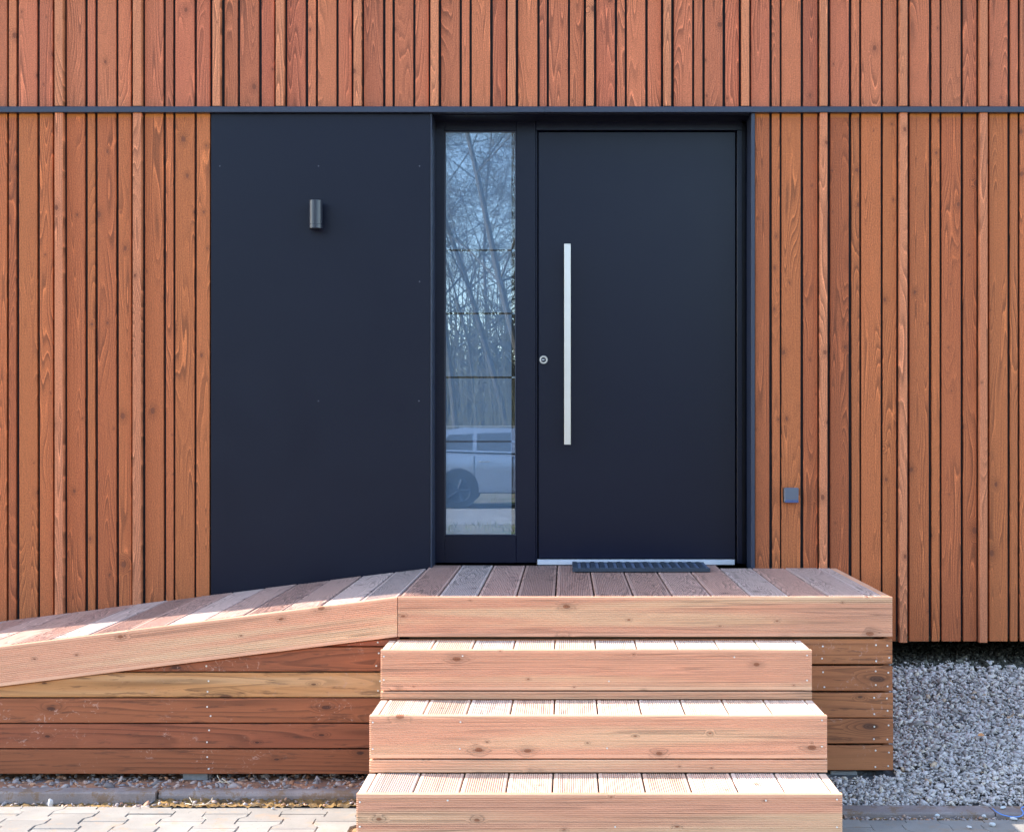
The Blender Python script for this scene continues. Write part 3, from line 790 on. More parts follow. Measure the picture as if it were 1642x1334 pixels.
# steps
steps = empty('wooden_steps', (0, -1.8, 0))
tag(steps, 'three wide boxed larch steps leading up to the landing', 'steps')
def step(x0p, x1p, out, back, ztop, zstrip, zbot, mid=True):
    X0, X1 = PX(x0p, out), PX(x1p, out)
    st = empty('step', (0, 0, 0), steps)
    P = steps.location
    def L(rot, loc): return Matrix.Translation(Vector(loc) - P) @ rot
    h = 0.150
    def fb(name, zt, hh, o_, rb, x0=X0, x1=X1):
        me = board_mesh(x1 - x0, hh, FT, 0.0022, ribs=rb, rib_depth=0.003, margin=hh * 0.08, mat=M['larch'])
        o = link(name, me, None, st, mtx=L(R_FACE, ((x0 + x1) / 2, -o_, zt - hh / 2)))
        return o
    if mid:
        fb('riser_board', ztop, h, out, 18)
        fb('riser_strip', ztop - h - 0.005, (ztop - h - 0.005) - zbot, out + 0.0035, 4)
        # the strip stands a hair forward of the board above
    else:
        fb('riser_board', ztop, 0.150, out, 18); fb('riser_strip', ztop - 0.153, 0.05, out + 0.002, 4)
    # side boards
    dep = out - back
    for X, rot in ((X1, R_END), (X0, R_ENDL)):
        me = board_mesh(dep - FT - 0.001, ztop - zbot - 0.004, FT, 0.0022, ribs=0, mat=M['tread'])
        link('side_board', me, None, st, mtx=L(rot, (X + (-0.0006 if X > 0 else 0.0006), -(out - FT) + (dep - FT) / 2, (ztop + zbot) / 2 - 0.0006)))
    # treads
    n = 10
    ix0, ix1 = X0 + FT + 0.002, X1 - FT - 0.002
    p = (ix1 - ix0) / n
    dl = dep - FT - 0.002
    for i in range(n):
        me = board_mesh(dl, p - 0.0055, 0.026, 0.003, ribs=17, mat=M['tread'])
        link('tread_board', me, None, st, mtx=L(R_DECK, (ix0 + (i + 0.5) * p, -(out - FT - 0.001) + dl / 2, ztop - 0.001 + random.uniform(-0.0008, 0.0006))))
    # carcass
    mb = MB().box(X0 + FT + 0.005, X1 - FT - 0.005, -(out - FT - 0.006) - P.y, -(out - FT - 0.03) - P.y, zbot, ztop - 0.03)
    mb.build('bearer', M['frame_wood'], st)
    sc = MB()
    for xx in (X0 + 0.012, X1 - 0.018, X0 + 0.30, X0 + 0.85, X0 + 1.33):
        edge = xx < X0 + 0.02 or xx > X1 - 0.03
        for q, dzz in enumerate((0.022, 0.112)):
            if edge or q == (0 if random.random() < 0.5 else 1): screw(sc, xx + random.uniform(-0.02, 0.02) * (0 if edge else 1), out + P.y + 0.0002, ztop - dzz + random.uniform(-0.006, 0.006), 0.0032)
    o = sc.build('screw_heads', M['screw'], st, fix=True); o['kind'] = 'stuff'
    return st
S1Z, S2Z, S3Z = CAMZ - 0.820, CAMZ - 1.003, CAMZ - 1.202
step(610.3, 1301.8, 1.457, DECK_OUT + 0.001, S1Z, 0, S2Z + 0.001)
step(592.3, 1326.3, 1.766, 1.463, S2Z, 0, S3Z + 0.001)
step(571.3, 1350.8, 2.068, 1.772, S3Z, 0, -0.01, mid=False)

# ------------------------------------------------------------------ things on and by the entrance
# wall lamp
lampx, lampz = PX(506.5, 0.06), PZ(344.5, 0.06)
lamp = empty('wall_lamp', (lampx, -0.006, lampz))
tag(lamp, 'dark grey cylindrical wall light on the dark panel left of the door', 'lamp')
r = 0.0315
H2 = 0.066
o = MB().lathe([(r - 0.001, -H2 + 0.0), (r, -H2 + 0.001), (r, -H2 + 0.0195)], 40, 'z', (0, -0.055, 0)).build('lamp_collar', M['lampcoat'], lamp); smooth_angle(o)
o = MB().lathe([(r, -H2 + 0.0205), (r, H2 - 0.001), (r - 0.001, H2)], 40, 'z', (0, -0.055, 0)).build('lamp_shade', M['lampcoat'], lamp); smooth_angle(o)
MB().box(-0.032, 0.020, -0.012, -0.0003, -H2 + 0.008, H2 - 0.004, 0.002).build('wall_bracket', M['anthracite'], lamp)
MB().box(-0.034, -0.024, -0.036, -0.012, -H2 + 0.002, H2 - 0.008, 0.002).build('side_arm', M['seal'], lamp)
# outdoor switch
sw = empty('outdoor_socket', (PX(1268.4, 0.02), -0.001, PZ(794, 0.02)))
tag(sw, 'small grey square outdoor socket on the slats right of the entrance', 'socket')
sw.rotation_euler = (0, math.radians(0.6), 0)
MB().box(-0.0345, 0.033, -0.010, 0.0, -0.0345, 0.0345, 0.002).build('back_box', M['seal'], sw)
MB().box(-0.0325, 0.0345, -0.030, -0.0105, -0.034, 0.0355, 0.003).build('cover', M['switch'], sw)
MB().box(-0.0305, 0.0335, -0.034, -0.0302, -0.0345, -0.022, 0.001).build('cover_lip', M['switch_blue'], sw)
# doormat
mat_ = empty('doormat', (PX(1026, 0.1), -0.08, DECK_Z + 0.001))
tag(mat_, 'blue black ribbed rubber doormat lying before the door threshold', 'doormat')
mw = 0.314
ns = 15
for i in range(ns):
    xa = -mw + i * (2 * mw / ns)
    w_ = 2 * mw / ns
    MB().box(xa + 0.001, xa + w_ * 0.52, -0.150, 0.150, 0.003, 0.021 + random.uniform(-0.001, 0.001), 0.002).build('rubber_bar', M['rubber'], mat_)
    MB().box(xa + w_ * 0.54, xa + w_ - 0.001, -0.146, 0.146, 0.003, 0.017, 0.002).build('bristle_strip', M['rubber2'], mat_)
for yy in (-0.156, 0.151):
    MB().box(-mw, mw, yy, yy + 0.005, 0.002, 0.019, 0.001).build('mat_edge', M['rubber'], mat_)
m = MB()
for i in range(ns):
    m.tube((-mw + (i + 0.5) * 2 * mw / ns, -0.158, 0.011), (-mw + (i + 0.5) * 2 * mw / ns, -0.149, 0.011), 0.009, 0.009, 8)
m.build('end_loops', M['rubber'], mat_)['kind'] = 'stuff'

# ------------------------------------------------------------------ ground
gs = [-90, -30, -14, -6, 0, 6, 14, 30, 90]
m = MB()
m.add([(-300, -300, -0.05), (300, -300, -0.05), (300, 300, -0.05), (-300, 300, -0.05)], [(0, 1, 2, 3)])
tag(m.build('ground', M['ground']), kind='structure')
m = MB().add([(-60, -19.2, -0.046), (60, -19.2, -0.046), (60, -14.8, -0.046), (-60, -14.8, -0.046)], [(0, 1, 2, 3)])
tag(m.build('road', M['road']), kind='structure')

def gz_r(out):     # surface of the gravel right of the landing
    return np.where(out < -0.1, 0.299, 0.28 - 0.187 * out)
# beds
m = MB()
xs = np.linspace(0.6, 6.5, 30); outs = [-0.95, -0.1, 0.3, 0.7, 1.1, 1.47]
for j in range(len(outs)):
    for i in range(len(xs)):
        m.v.append((xs[i], -outs[j], float(gz_r(np.array(outs[j]))) - 0.012 + 0.006 * math.sin(xs[i] * 5 + j)))
nx = len(xs)
for j in range(len(outs) - 1):
    for i in range(nx - 1):
        m.f.append((j * nx + i, (j + 1) * nx + i, (j + 1) * nx + i + 1, j * nx + i + 1))
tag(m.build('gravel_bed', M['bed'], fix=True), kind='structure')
m = MB().add([(-7, -1.31, 0.024), (0.9, -1.31, 0.024), (0.9, -0.2, 0.024), (-7, -0.2, 0.024)], [(0, 1, 2, 3)])
tag(m.build('rubble_bed', M['bed_left']), kind='structure')

# stones
t = (1 + 5 ** 0.5) / 2
ICO_V = np.array([(-1, t, 0), (1, t, 0), (-1, -t, 0), (1, -t, 0), (0, -1, t), (0, 1, t), (0, -1, -t), (0, 1, -t), (t, 0, -1), (t, 0, 1), (-t, 0, -1), (-t, 0, 1)], float)
ICO_V /= np.linalg.norm(ICO_V[0])
ICO_F = np.array([(0, 11, 5), (0, 5, 1), (0, 1, 7), (0, 7, 10), (0, 10, 11), (1, 5, 9), (5, 11, 4), (11, 10, 2), (10, 7, 6), (7, 1, 8), (3, 9, 4), (3, 4, 2), (3, 2, 6), (3, 6, 8), (3, 8, 9), (4, 9, 5), (2, 4, 11), (6, 2, 10), (8, 6, 7), (9, 8, 1)], int)
def stones(name, pos, size, mat, tone=None):
    n = len(pos)
    v = ICO_V[None] * (1 + rng.uniform(-0.36, 0.30, (n, 12, 1)))
    asp = np.stack([rng.uniform(0.85, 1.65, n), rng.uniform(0.6, 1.05, n), rng.uniform(0.32, 0.7, n)], 1)
    v = v * asp[:, None, :]
    # random rotation: mostly about Z with a tilt
    a = rng.uniform(0, 2 * np.pi, n); b = rng.normal(0, 0.55, n); c = rng.normal(0, 0.55, n)
    def rot(ax, an):
        R = np.zeros((n, 3, 3)); R[:, ax, ax] = 1; i, j = [(1, 2), (2, 0), (0, 1)][ax]
        R[:, i, i] = np.cos(an); R[:, j, j] = np.cos(an); R[:, i, j] = -np.sin(an); R[:, j, i] = np.sin(an); return R
    R = rot(0, b) @ rot(1, c) @ rot(2, a)
    v = np.einsum('nij,nkj->nki', R, v) * size[:, None, None] + pos[:, None, :]
    me = bpy.data.meshes.new(name)
    nv, nf = n * 12, n * 20
    me.vertices.add(nv); me.vertices.foreach_set('co', v.reshape(-1).astype(np.float32))
    f = (ICO_F[None] + (np.arange(n) * 12)[:, None, None]).reshape(-1)
    me.loops.add(nf * 3); me.loops.foreach_set('vertex_index', f.astype(np.int32))
    me.polygons.add(nf); me.polygons.foreach_set('loop_start', (np.arange(nf) * 3).astype(np.int32)); me.polygons.foreach_set('loop_total', np.full(nf, 3, np.int32))
    me.update()
    at = me.attributes.new('tone', 'FLOAT', 'POINT')
    tn = rng.uniform(0, 1, n) if tone is None else tone
    at.data.foreach_set('value', np.repeat(tn, 12).astype(np.float32))
    o = link(name, me, mat)
    return o
n = 58000
px_ = rng.uniform(1.20, 3.35, n); po = -0.85 + 2.32 * rng.uniform(0, 1, n) ** 0.85
px2 = rng.uniform(0.86, 1.3, 1800); po2 = rng.uniform(1.10, 1.475, 1800)
px_ = np.concatenate([px_, px2]); po = np.concatenate([po, po2]); n = len(px_)
ok = ~((po < 1.21) & (px_ < 1.29) & (po > -0.0))
ok &= ~((px_ < PX(1326) * 0 + 0.93) & (po < 1.2))
px_, po = px_[ok], po[ok]; n = len(px_)
size = rng.lognormal(math.log(0.0068), 0.40, n).clip(0.0035, 0.022)
pz = gz_r(po) + rng.uniform(-0.014, 0.008, n) + 0.012 * np.sin(px_ * 4.1 + 1) * np.cos(po * 5)
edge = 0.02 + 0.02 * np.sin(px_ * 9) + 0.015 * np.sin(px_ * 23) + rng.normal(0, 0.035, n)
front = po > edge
o = stones('dark_stones', np.stack([px_, -po, pz - 0.012], 1)[~front], size[~front] * 1.15, M['under'], rng.beta(1.6, 2.2, int((~front).sum())))  # stones under the house are toned darker than the gravel in front
tag(o, 'dark stones in the gap under the house', 'soil', kind='stuff')
o = stones('gravel', np.stack([px_, -po, pz], 1)[front], size[front], M['gravel'], rng.beta(2.2, 1.6, int(front.sum())))
tag(o, 'pale grey crushed stone bedding between the house and the kerb', 'gravel', kind='stuff')
n = 2900
px_ = rng.uniform(-3.3, -0.5, n); po = rng.uniform(0.85, 1.325, n)
size = rng.lognormal(math.log(0.0095), 0.32, n).clip(0.004, 0.022)
pz = 0.022 + rng.uniform(-0.008, 0.008, n)
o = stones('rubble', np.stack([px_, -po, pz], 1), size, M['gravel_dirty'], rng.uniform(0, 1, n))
tag(o, 'dirty grey and reddish rubble under the edge of the ramp', 'rubble', kind='stuff')
xj_ = PX(252, 1.36)
# stray gravel in the soil strips
n = 900
px_ = np.concatenate([rng.uniform(-3.2, -0.7, 350), rng.uniform(0.9, 2.4, 550)]); po = np.concatenate([rng.uniform(1.375, 1.46, 350), rng.uniform(1.575, 1.645, 550)])
pz = np.where((px_ < 0) & (px_ > xj_), 0.0, -0.012) + rng.uniform(0, 0.008, n)
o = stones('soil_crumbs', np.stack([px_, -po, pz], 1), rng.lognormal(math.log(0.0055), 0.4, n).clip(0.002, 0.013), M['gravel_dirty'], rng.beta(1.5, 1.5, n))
tag(o, 'small stones and crumbs in the soil strip along the kerb', 'rubble', kind='stuff')

# kerbs
def kerb(x0, x1, o0, o1, ztop, skew, parent, rnd=0.012):
    L = x1 - x0
    pts = [(0, -0.2), (o1 - o0, -0.2), (o1 - o0, -rnd), (o1 - o0 - rnd * 0.4, -rnd * 0.3), (o1 - o0 - rnd, 0), (0.004, 0), (0, -0.004)]
    nseg = 14
    mb = MB(); n = len(pts)
    for s in range(nseg + 1):
        a = x0 + L * s / nseg
        for u, w in pts:
            mb.v.append((a, -(o0 + u + skew * (a - x0)), ztop + w + (random.uniform(-0.0012, 0.0012) if w > -0.1 else 0)))
    for s in range(nseg):
        for i in range(n): mb.f.append((s * n + i, s * n + (i + 1) % n, (s + 1) * n + (i + 1) % n, (s + 1) * n + i))
    mb.f.append(tuple(range(n))); mb.f.append(tuple(range(nseg * n, nseg * n + n))[::-1])
    return mb.build('kerb_stone', M['kerb'], parent, fix=True)
kl = empty('kerb'); tag(kl, 'grey concrete kerb edging along the paving', 'kerb', kind='structure')
xj = PX(252, 1.36)
kerb(xj + 0.006, xj + 1.0, 1.305, 1.362, 0.030, 0.0, kl, 0.016)
kerb(xj + 1.006, xj + 2.0, 1.305, 1.362, 0.028, 0.0, kl, 0.016)
kerb(xj - 1.0, xj - 0.004, 1.300, 1.372, 0.032, 0.003, kl, 0.006)
kerb(xj - 2.0, xj - 1.005, 1.298, 1.370, 0.030, 0.0, kl, 0.006)
kerb(xj - 3.0, xj - 2.005, 1.298, 1.370, 0.030, 0.0, kl, 0.006)
xr = PX(1591, 1.55)
kerb(xr - 1.0, xr - 0.003, 1.475, 1.575, 0.012, 0.016, kl, 0.008)
kerb(xr + 0.003, xr + 1.0, 1.492, 1.592, 0.011, 0.01, kl, 0.008)
kerb(xr + 1.006, xr + 2.0, 1.50, 1.60, 0.011, 0.0, kl, 0.008)
# soil strips
def strip(x0, x1, o0, o1, z, name):
    mb = MB(); nx_, ny_ = 160, 5
    for j in range(ny_):
        for i in range(nx_):
            mb.v.append((x0 + (x1 - x0) * i / (nx_ - 1), -(o0 + (o1 - o0) * j / (ny_ - 1)), z + random.uniform(-0.005, 0.007)))
    for j in range(ny_ - 1):
        for i in range(nx_ - 1): mb.f.append((j * nx_ + i, (j + 1) * nx_ + i, (j + 1) * nx_ + i + 1, j * nx_ + i + 1))
    return mb.build(name, M['soil'], None, fix=True, smooth=True)
tag(strip(-3.6, xj, 1.36, 1.475, -0.012, 'soil_strip'), kind='structure')
tag(strip(xj, 0.0, 1.345, 1.475, 0.002, 'soil_strip'), kind='structure')
tag(strip(0.5, 3.4, 1.56, 1.67, -0.012, 'soil_strip'), kind='structure')

# double-T interlocking pavers
pav = empty('paving'); tag(pav, 'grey interlocking double-T pavers in front of the steps', 'paving', kind='structure')
half = [(0.057, 0.0), (0.057, 0.034), (0.0815, 0.064), (0.0815, 0.0985)]
outl = [(a, b) for a, b in half] + [(-a, b) for a, b in half[::-1]] + [(-a, -b) for a, b in half[1:]] + [(a, -b) for a, b in half[1:][::-1]]
def paver_mb(clip0=None):
    mb = MB()
    n = len(outl)
    v = [(x, y, -0.0035) for x, y in outl] + [(x * 0.955, y * 0.968, 0.0) for x, y in outl] + [(x, y, -0.05) for x, y in outl]
    f = [tuple(range(n, 2 * n))]
    for i in range(n):
        j = (i + 1) % n
        f.append((i, j, n + j, n + i)); f.append((2 * n + i, 2 * n + j, j, i))
    return mb.add(v, f)
pme = paver_mb().mesh('paver'); pme.materials.append(M['paver'])
import bmesh
bm = bmesh.new(); bm.from_mesh(pme); bmesh.ops.recalc_face_normals(bm, faces=bm.faces); bm.to_mesh(pme); bm.free()
cells = []
for ci in range(-26, 27):
    for rj in range(0, 14):
        X = ci * 0.1395 + 0.02
        o_ = (1.556 if X < 0 else 1.735) + 0.199 * rj + (0.0995 if ci % 2 else 0)
        if X < 0 and False: pass
        cells.append((X, o_, rj))
cells = [c for c in cells if not (-0.72 < c[0] < 0.9 and c[1] < 2.0)]
near = sorted(cells, key=lambda c: (c[1] > 2.15, abs(c[0]) > 2.6, c[1]))
far_mb = MB()
for q, (X, o_, rj) in enumerate(near):
    zz = random.uniform(-0.003, 0.001)
    if q < 290:
        mt = Matrix.Translation((X, -o_, zz)) @ Matrix.Rotation(random.uniform(-0.012, 0.012), 4, 'Z') @ Matrix.Rotation(random.uniform(-0.006, 0.006), 4, 'X')
        o = link('paver', pme, None, pav, mtx=mt)
    else:
        v = [(a + X, b - o_, c + zz) for a, b, c in [tuple(vv.co) for vv in pme.vertices]]
        far_mb.add(v, [tuple(p.vertices) for p in pme.polygons])
far_mb.build('paver_field', M['paver'], pav)['kind'] = 'stuff'
# half stones closing the paving's edge
hme = MB()
pts = [(0.0815, 0.0985), (-0.0815, 0.0985), (-0.0815, 0.064), (-0.057, 0.034), (-0.057, 0.002), (0.057, 0.002), (0.057, 0.034), (0.0815, 0.064)]
for ci in range(-26, 27):
    X = ci * 0.1395 + 0.02
    if -0.72 < X < 0.9: continue
    base = (1.556 if X < 0 else 1.735) + (0.0995 if ci % 2 else 0)
    if ci % 2:   # this column starts half a stone lower: fill with a half stone whose straight side is the edge
        o1 = base - 0.0995
        pp = [(X + a * (1 if True else 0), -(o1 - 0.0995) + (-b if False else -(0.0985 - b) * 1.0)) for a, b in []]
        P8 = [(X + 0.057, o1 - 0.0975), (X + 0.057, o1 - 0.0655), (X + 0.0815, o1 - 0.0355), (X + 0.0815, o1 - 0.001), (X - 0.0815, o1 - 0.001), (X - 0.0815, o1 - 0.0355), (X - 0.057, o1 - 0.0655), (X - 0.057, o1 - 0.0975)]
        P8 = [(a, max(b, (1.556 if X < 0 else 1.735) - 0.0985)) for a, b in P8]
        n = 8
        v = [(a, -b, 0.0) for a, b in P8] + [(a, -b, -0.05) for a, b in P8]
        mb = MB().add([(a - X, b + o1, c) for a, b, c in v], [tuple(range(n)), tuple(range(n, 2 * n))[::-1]] + [(i, n + i, n + (i + 1) % n, (i + 1) % n) for i in range(n)])
        mb.build('edge_paver', M['paver'], pav, loc=(X, -o1, random.uniform(-0.003, 0)), fix=True)
m = MB().add([(-4.2, -4.5, -0.010), (4.2, -4.5, -0.010), (4.2, -1.62, -0.010), (0.3, -1.62, -0.010), (0.3, -1.44, -0.010), (-4.2, -1.44, -0.010)], [tuple(range(6))])
tag(m.build('joint_sand', M['sand'], fix=True), kind='structure')

# ------------------------------------------------------------------ small loose things
def rock(name, x, out, z, s, label, cat='stone', mat='loose', seed=0, asp=(1, 0.8, 0.75), group=None):
    rs = np.random.default_rng(seed)
    import bmesh
    bm = bmesh.new(); bmesh.ops.create_icosphere(bm, subdivisions=2, radius=1)
    dirs = rs.normal(size=(9, 3)); dirs /= np.linalg.norm(dirs, axis=1)[:, None]
    for v in bm.verts:
        p = np.array(v.co)
        for d_ in dirs:
            e = p @ d_ - 0.72
            if e > 0: p = p - d_ * e * 0.9
        v.co = Vector(p * np.array(asp) * s)
    me = bpy.data.meshes.new(name); bm.to_mesh(me); bm.free()
    o = link(name, me, M[mat]); o.location = (x, -out, z); o.rotation_euler = (0, 0, rs.uniform(0, 6))
    return tag(o, label, cat, group)
def at_ground(px, py, h=0.0):
    d = (CAMZ - h) * 2332 / (py - 688)
    return (px - 907) / 2332 * d, CAMD - d
X, O = at_ground(81, 1289); rock('loose_stone', X, O, 0.005, 0.017, 'grey stone leaning against the kerb at the left edge of the paving', seed=3, asp=(0.8, 0.6, 1.1))
X, O = at_ground(1591, 1324); rock('loose_stone', X, O, 0.007, 0.012, 'largest white stone lying on the pavers at the bottom right', seed=4)
X, O = at_ground(1554, 1327); rock('loose_stone', X, O, 0.004, 0.009, 'flat white stone left of the larger one on the bottom right pavers', seed=5, asp=(1.3, 0.8, 0.5))
X, O = at_ground(1578, 1310); rock('loose_stone', X, O, 0.005, 0.009, 'small white stone on the pavers just in front of the right kerb joint', seed=6)
X, O = at_ground(1625, 1314); rock('loose_stone', X, O, 0.005, 0.012, 'bluish stone next to the blue cord at the right', seed=7, asp=(1.3, 0.8, 0.5))
X, O = at_ground(1500, 1306, 0.0); rock('loose_stone', X, O, 0.002, 0.018, 'pale wide stone in the soil strip before the right kerb', seed=8, asp=(1.2, 0.7, 0.5))
X, O = at_ground(438, 1297); rock('loose_stone', X, O, 0.003, 0.007, 'tiny pinkish stone on the sunlit pavers left of the steps', seed=9)
X, O = at_ground(1608, 1293, 0.02); rock('loose_stone', X, O, 0.018, 0.011, 'pale stone resting on top of the right kerb', seed=10, asp=(1.3, 0.8, 0.5))
# leaf in the gravel
d_ = None
for oo in np.linspace(1.3, 0.0, 600):
    y_ = 688 + 2332 * (CAMZ - float(gz_r(np.array(oo)))) / (CAMD - oo)
    if y_ <= 1187: d_ = oo; break
lx = (1573 - 907) / 2332 * (CAMD - d_)
m = MB()
pts = [(-0.016, 0), (-0.009, 0.007), (0.002, 0.009), (0.012, 0.005), (0.018, 0), (0.012, -0.005), (0.002, -0.008), (-0.009, -0.007)]
v = [(a, b, 0.006 * abs(b) / 0.008 + 0.002 * math.sin(a * 200)) for a, b in pts] + [(a, 0, 0.0) for a in (-0.009, 0.002, 0.012)]
m.add(v, [(0, 8, 1), (1, 8, 9, 2), (2, 9, 10, 3), (3, 10, 4), (4, 10, 5), (5, 10, 9, 6), (6, 9, 8, 7), (7, 8, 0)])
o = m.build('dry_leaf', M['leaf'], None); o.location = (lx, -d_, float(gz_r(np.array(d_))) + 0.020); o.rotation_euler = (0.5, 0.1, 0.3)
sol = o.modifiers.new('thick', 'SOLIDIFY'); sol.thickness = 0.0008
tag(o, 'curled orange dry leaf lying on the grey gravel', 'leaf')
# blue cord
def curve(name, pts, r, mat):
    cu = bpy.data.curves.new(name, 'CURVE'); cu.dimensions = '3D'; cu.bevel_depth = r; cu.bevel_resolution = 2
    sp = cu.splines.new('NURBS'); sp.points.add(len(pts) - 1); sp.use_endpoint_u = True; sp.order_u = 4
    for p, q in zip(sp.points, pts): p.co = (*q, 1)
    cu.materials.append(mat)
    tmp = bpy.data.objects.new('tmp', cu); C.objects.link(tmp)
    dg = bpy.context.evaluated_depsgraph_get(); me = bpy.data.meshes.new_from_object(tmp.evaluated_get(dg))
    bpy.data.objects.remove(tmp)
    return link(name, me, mat)
cp = []
for px_i, py_i, hh in ((1592, 1297, 0.014), (1598, 1303, 0.012), (1606, 1307, 0.006), (1618, 1310, 0.004), (1632, 1311, 0.004), (1641, 1308, 0.006), (1641, 1301, 0.012), (1634, 1296, 0.018), (1646, 1292, 0.022), (1662, 1294, 0.02)):
    X, O = at_ground(px_i, py_i, hh); cp.append((X, -O, hh + 0.003))
o = curve('blue_cord', cp, 0.0018, M['cord'])
tag(o, 'thin blue cord looped over the right kerb', 'cord')
# dry twig and straw near the left kerb
def twig(pl, label):
    r0 = MB()
    for pts in pl:
        w = []
        for px_i, py_i, hh in pts:
            X, O = at_ground(px_i, py_i, hh); w.append(Vector((X, -O, hh)))
        for a, b in zip(w[:-1], w[1:]): r0.tube(a, b, 0.0014, 0.001, 5)
    o = r0.build('dry_twig', M['straw'], None)
    return tag(o, label, 'twig')
twig([[(295, 1287, 0.0), (306, 1289, 0.012), (312, 1291, 0.004)], [(304, 1278, 0.03), (308, 1286, 0.015), (315, 1290, 0.004)], [(312, 1290, 0.004), (330, 1289, 0.01), (339, 1283, 0.014), (341, 1278, 0.03)], [(330, 1289, 0.01), (345, 1286, 0.012)]],
     'forked pale dry twig on the mossy soil in front of the left kerb')
twig([[(348, 1242, 0.05), (352, 1250, 0.035), (358, 1256, 0.03)], [(356, 1248, 0.04), (362, 1252, 0.035), (368, 1257, 0.03)], [(350, 1252, 0.034), (372, 1255, 0.03)]],
     'wispy dry stalks in the rubble below the ramp skirt')

# ------------------------------------------------------------------ what stands behind the viewer and shows in the glass
def tree_mesh(seed, H, lean=(0.0, 0.0), r0=0.16, depth=5, first=0.25):
    rd = random.Random(seed)
    tr, br = MB(), MB()
    def grow(p, d, L, r, lv):
        n = 5 if lv == 0 else 3
        mb = tr if lv == 0 else br
        q = p
        for s in range(n):
            d = (d + Vector((rd.gauss(0, 1), rd.gauss(0, 1), rd.gauss(0.25, 0.6))) * (0.085 if lv == 0 else 0.16)).normalized()
            q2 = q + d * (L / n)
            ra = r * (1 - 0.7 * s / n); rb = r * (1 - 0.7 * (s + 1) / n)
            mb.tube(q, q2, ra, rb, 8 if lv == 0 else (5 if lv < 3 else 3), caps=False)
            if lv < depth and (lv > 0 or (s + 1) / n > first):
                for _ in range(3 if lv == 0 else 2):
                    if rd.random() < 0.9:
                        side = Vector((rd.gauss(0, 1), rd.gauss(0, 1), rd.gauss(0.1, 0.4))).normalized()
                        nd = (d * rd.uniform(0.3, 0.9) + side).normalized()
                        grow(q2, nd, L * rd.uniform(0.38, 0.6) * (0.75 if lv == 0 else 1), max(rb * 0.42, 0.0035), lv + 1)
            q = q2
    grow(Vector((0, 0, -0.05)), Vector((lean[0], lean[1], 1)).normalized(), H, r0, 0)
    return tr.mesh('trunk'), br.mesh('branches')
variants = [tree_mesh(11, 12, (0.02, 0), 0.085), tree_mesh(12, 13, (-0.12, 0), 0.085), tree_mesh(13, 10, (0.0, 0.05), 0.05, 5, 0.1), tree_mesh(14, 12, (-0.2, 0), 0.095)]
for a, b in variants: a.materials.append(M['bark']); b.materials.append(M['bark'])
# image x in the glass -> X at distance dist behind the glass plane
def mir(px, dist): return (px - 907) / 2332 * (CAMD + RECESS + dist)
TREES = [(0, 738, 29, 1.0), (1, 836, 30, 1.0), (3, 862, 25, 1.0), (2, 765, 36, 1.0), (0, 716, 35, 1.0), (2, 795, 44, 1.1), (0, 775, 52, 1.2), (2, 725, 58, 1.3), (1, 850, 56, 1.2),
         (1, 640, 33, 1.0), (0, 560, 30, 1.0), (2, 450, 36, 1.1), (1, 1400, 36, 1.0), (2, 250, 31, 1.1), (3, 1650, 37, 1.2)]
words = ['straight', 'slim leaning', 'short bushy', 'strongly leaning']
order = sorted(range(len(TREES)), key=lambda q: mir(TREES[q][1], TREES[q][2]))
ordw = ['first', 'second', 'third', 'fourth', 'fifth', 'sixth', 'seventh', 'eighth', 'ninth', 'tenth', 'eleventh', 'twelfth', 'thirteenth', 'fourteenth', 'fifteenth']
for i, (vv, px_i, dist, s) in enumerate(TREES):
    X = mir(px_i, dist); Y = RECESS - dist
    root = empty('bare_tree', (X, Y, -0.05)); root.scale = (s, s, s); root.rotation_euler = (0, 0, 0 if i < 4 else i * 1.3)
    link('trunk', variants[vv][0], None, root); link('crown', variants[vv][1], None, root)
    tag(root, '%s leafless grey tree, %s from the left across the gravel road' % (words[vv], ordw[order.index(i)]), 'tree', 'bare trees across the road')

# undergrowth behind the road: a mass of thin upright stems
m = MB(); rd = random.Random(5)
for i in range(2600):
    X = rd.uniform(-16, 14); Y = -rd.uniform(26, 40); h_ = rd.uniform(0.8, 3.6)
    m.tube((X, Y, -0.05), (X + rd.gauss(0, 0.3), Y + rd.gauss(0, 0.3), h_), 0.012, 0.004, 3, caps=False)
    m.tube((X, Y, h_ * 0.4), (X + rd.gauss(0, 0.6), Y + rd.gauss(0, 0.6), h_ * 0.9), 0.008, 0.003, 3, caps=False)
o = m.build('undergrowth', plain('dry brushwood', (0.14, 0.13, 0.085), 0.9, var=0.4, bscale=2)); tag(o, 'tangle of thin dry stems under the trees across the road', 'undergrowth', kind='stuff')
m = MB()
for i in range(900):
    X = rd.uniform(-5, 3); Y = -rd.uniform(13.2, 14.7) if i % 3 else -rd.uniform(20, 23); h_ = rd.uniform(0.01, 0.07); a = rd.uniform(0, 3.14)
    m.add([(X - 0.006 * math.cos(a), Y - 0.006 * math.sin(a), -0.045), (X + 0.006 * math.cos(a), Y + 0.006 * math.sin(a), -0.045), (X + rd.gauss(0, 0.03), Y + rd.gauss(0, 0.03), h_)], [(0, 1, 2)])
tag(m.build('grass', M['grass']), 'sparse grass verge beside the gravel road', 'grass', kind='stuff')

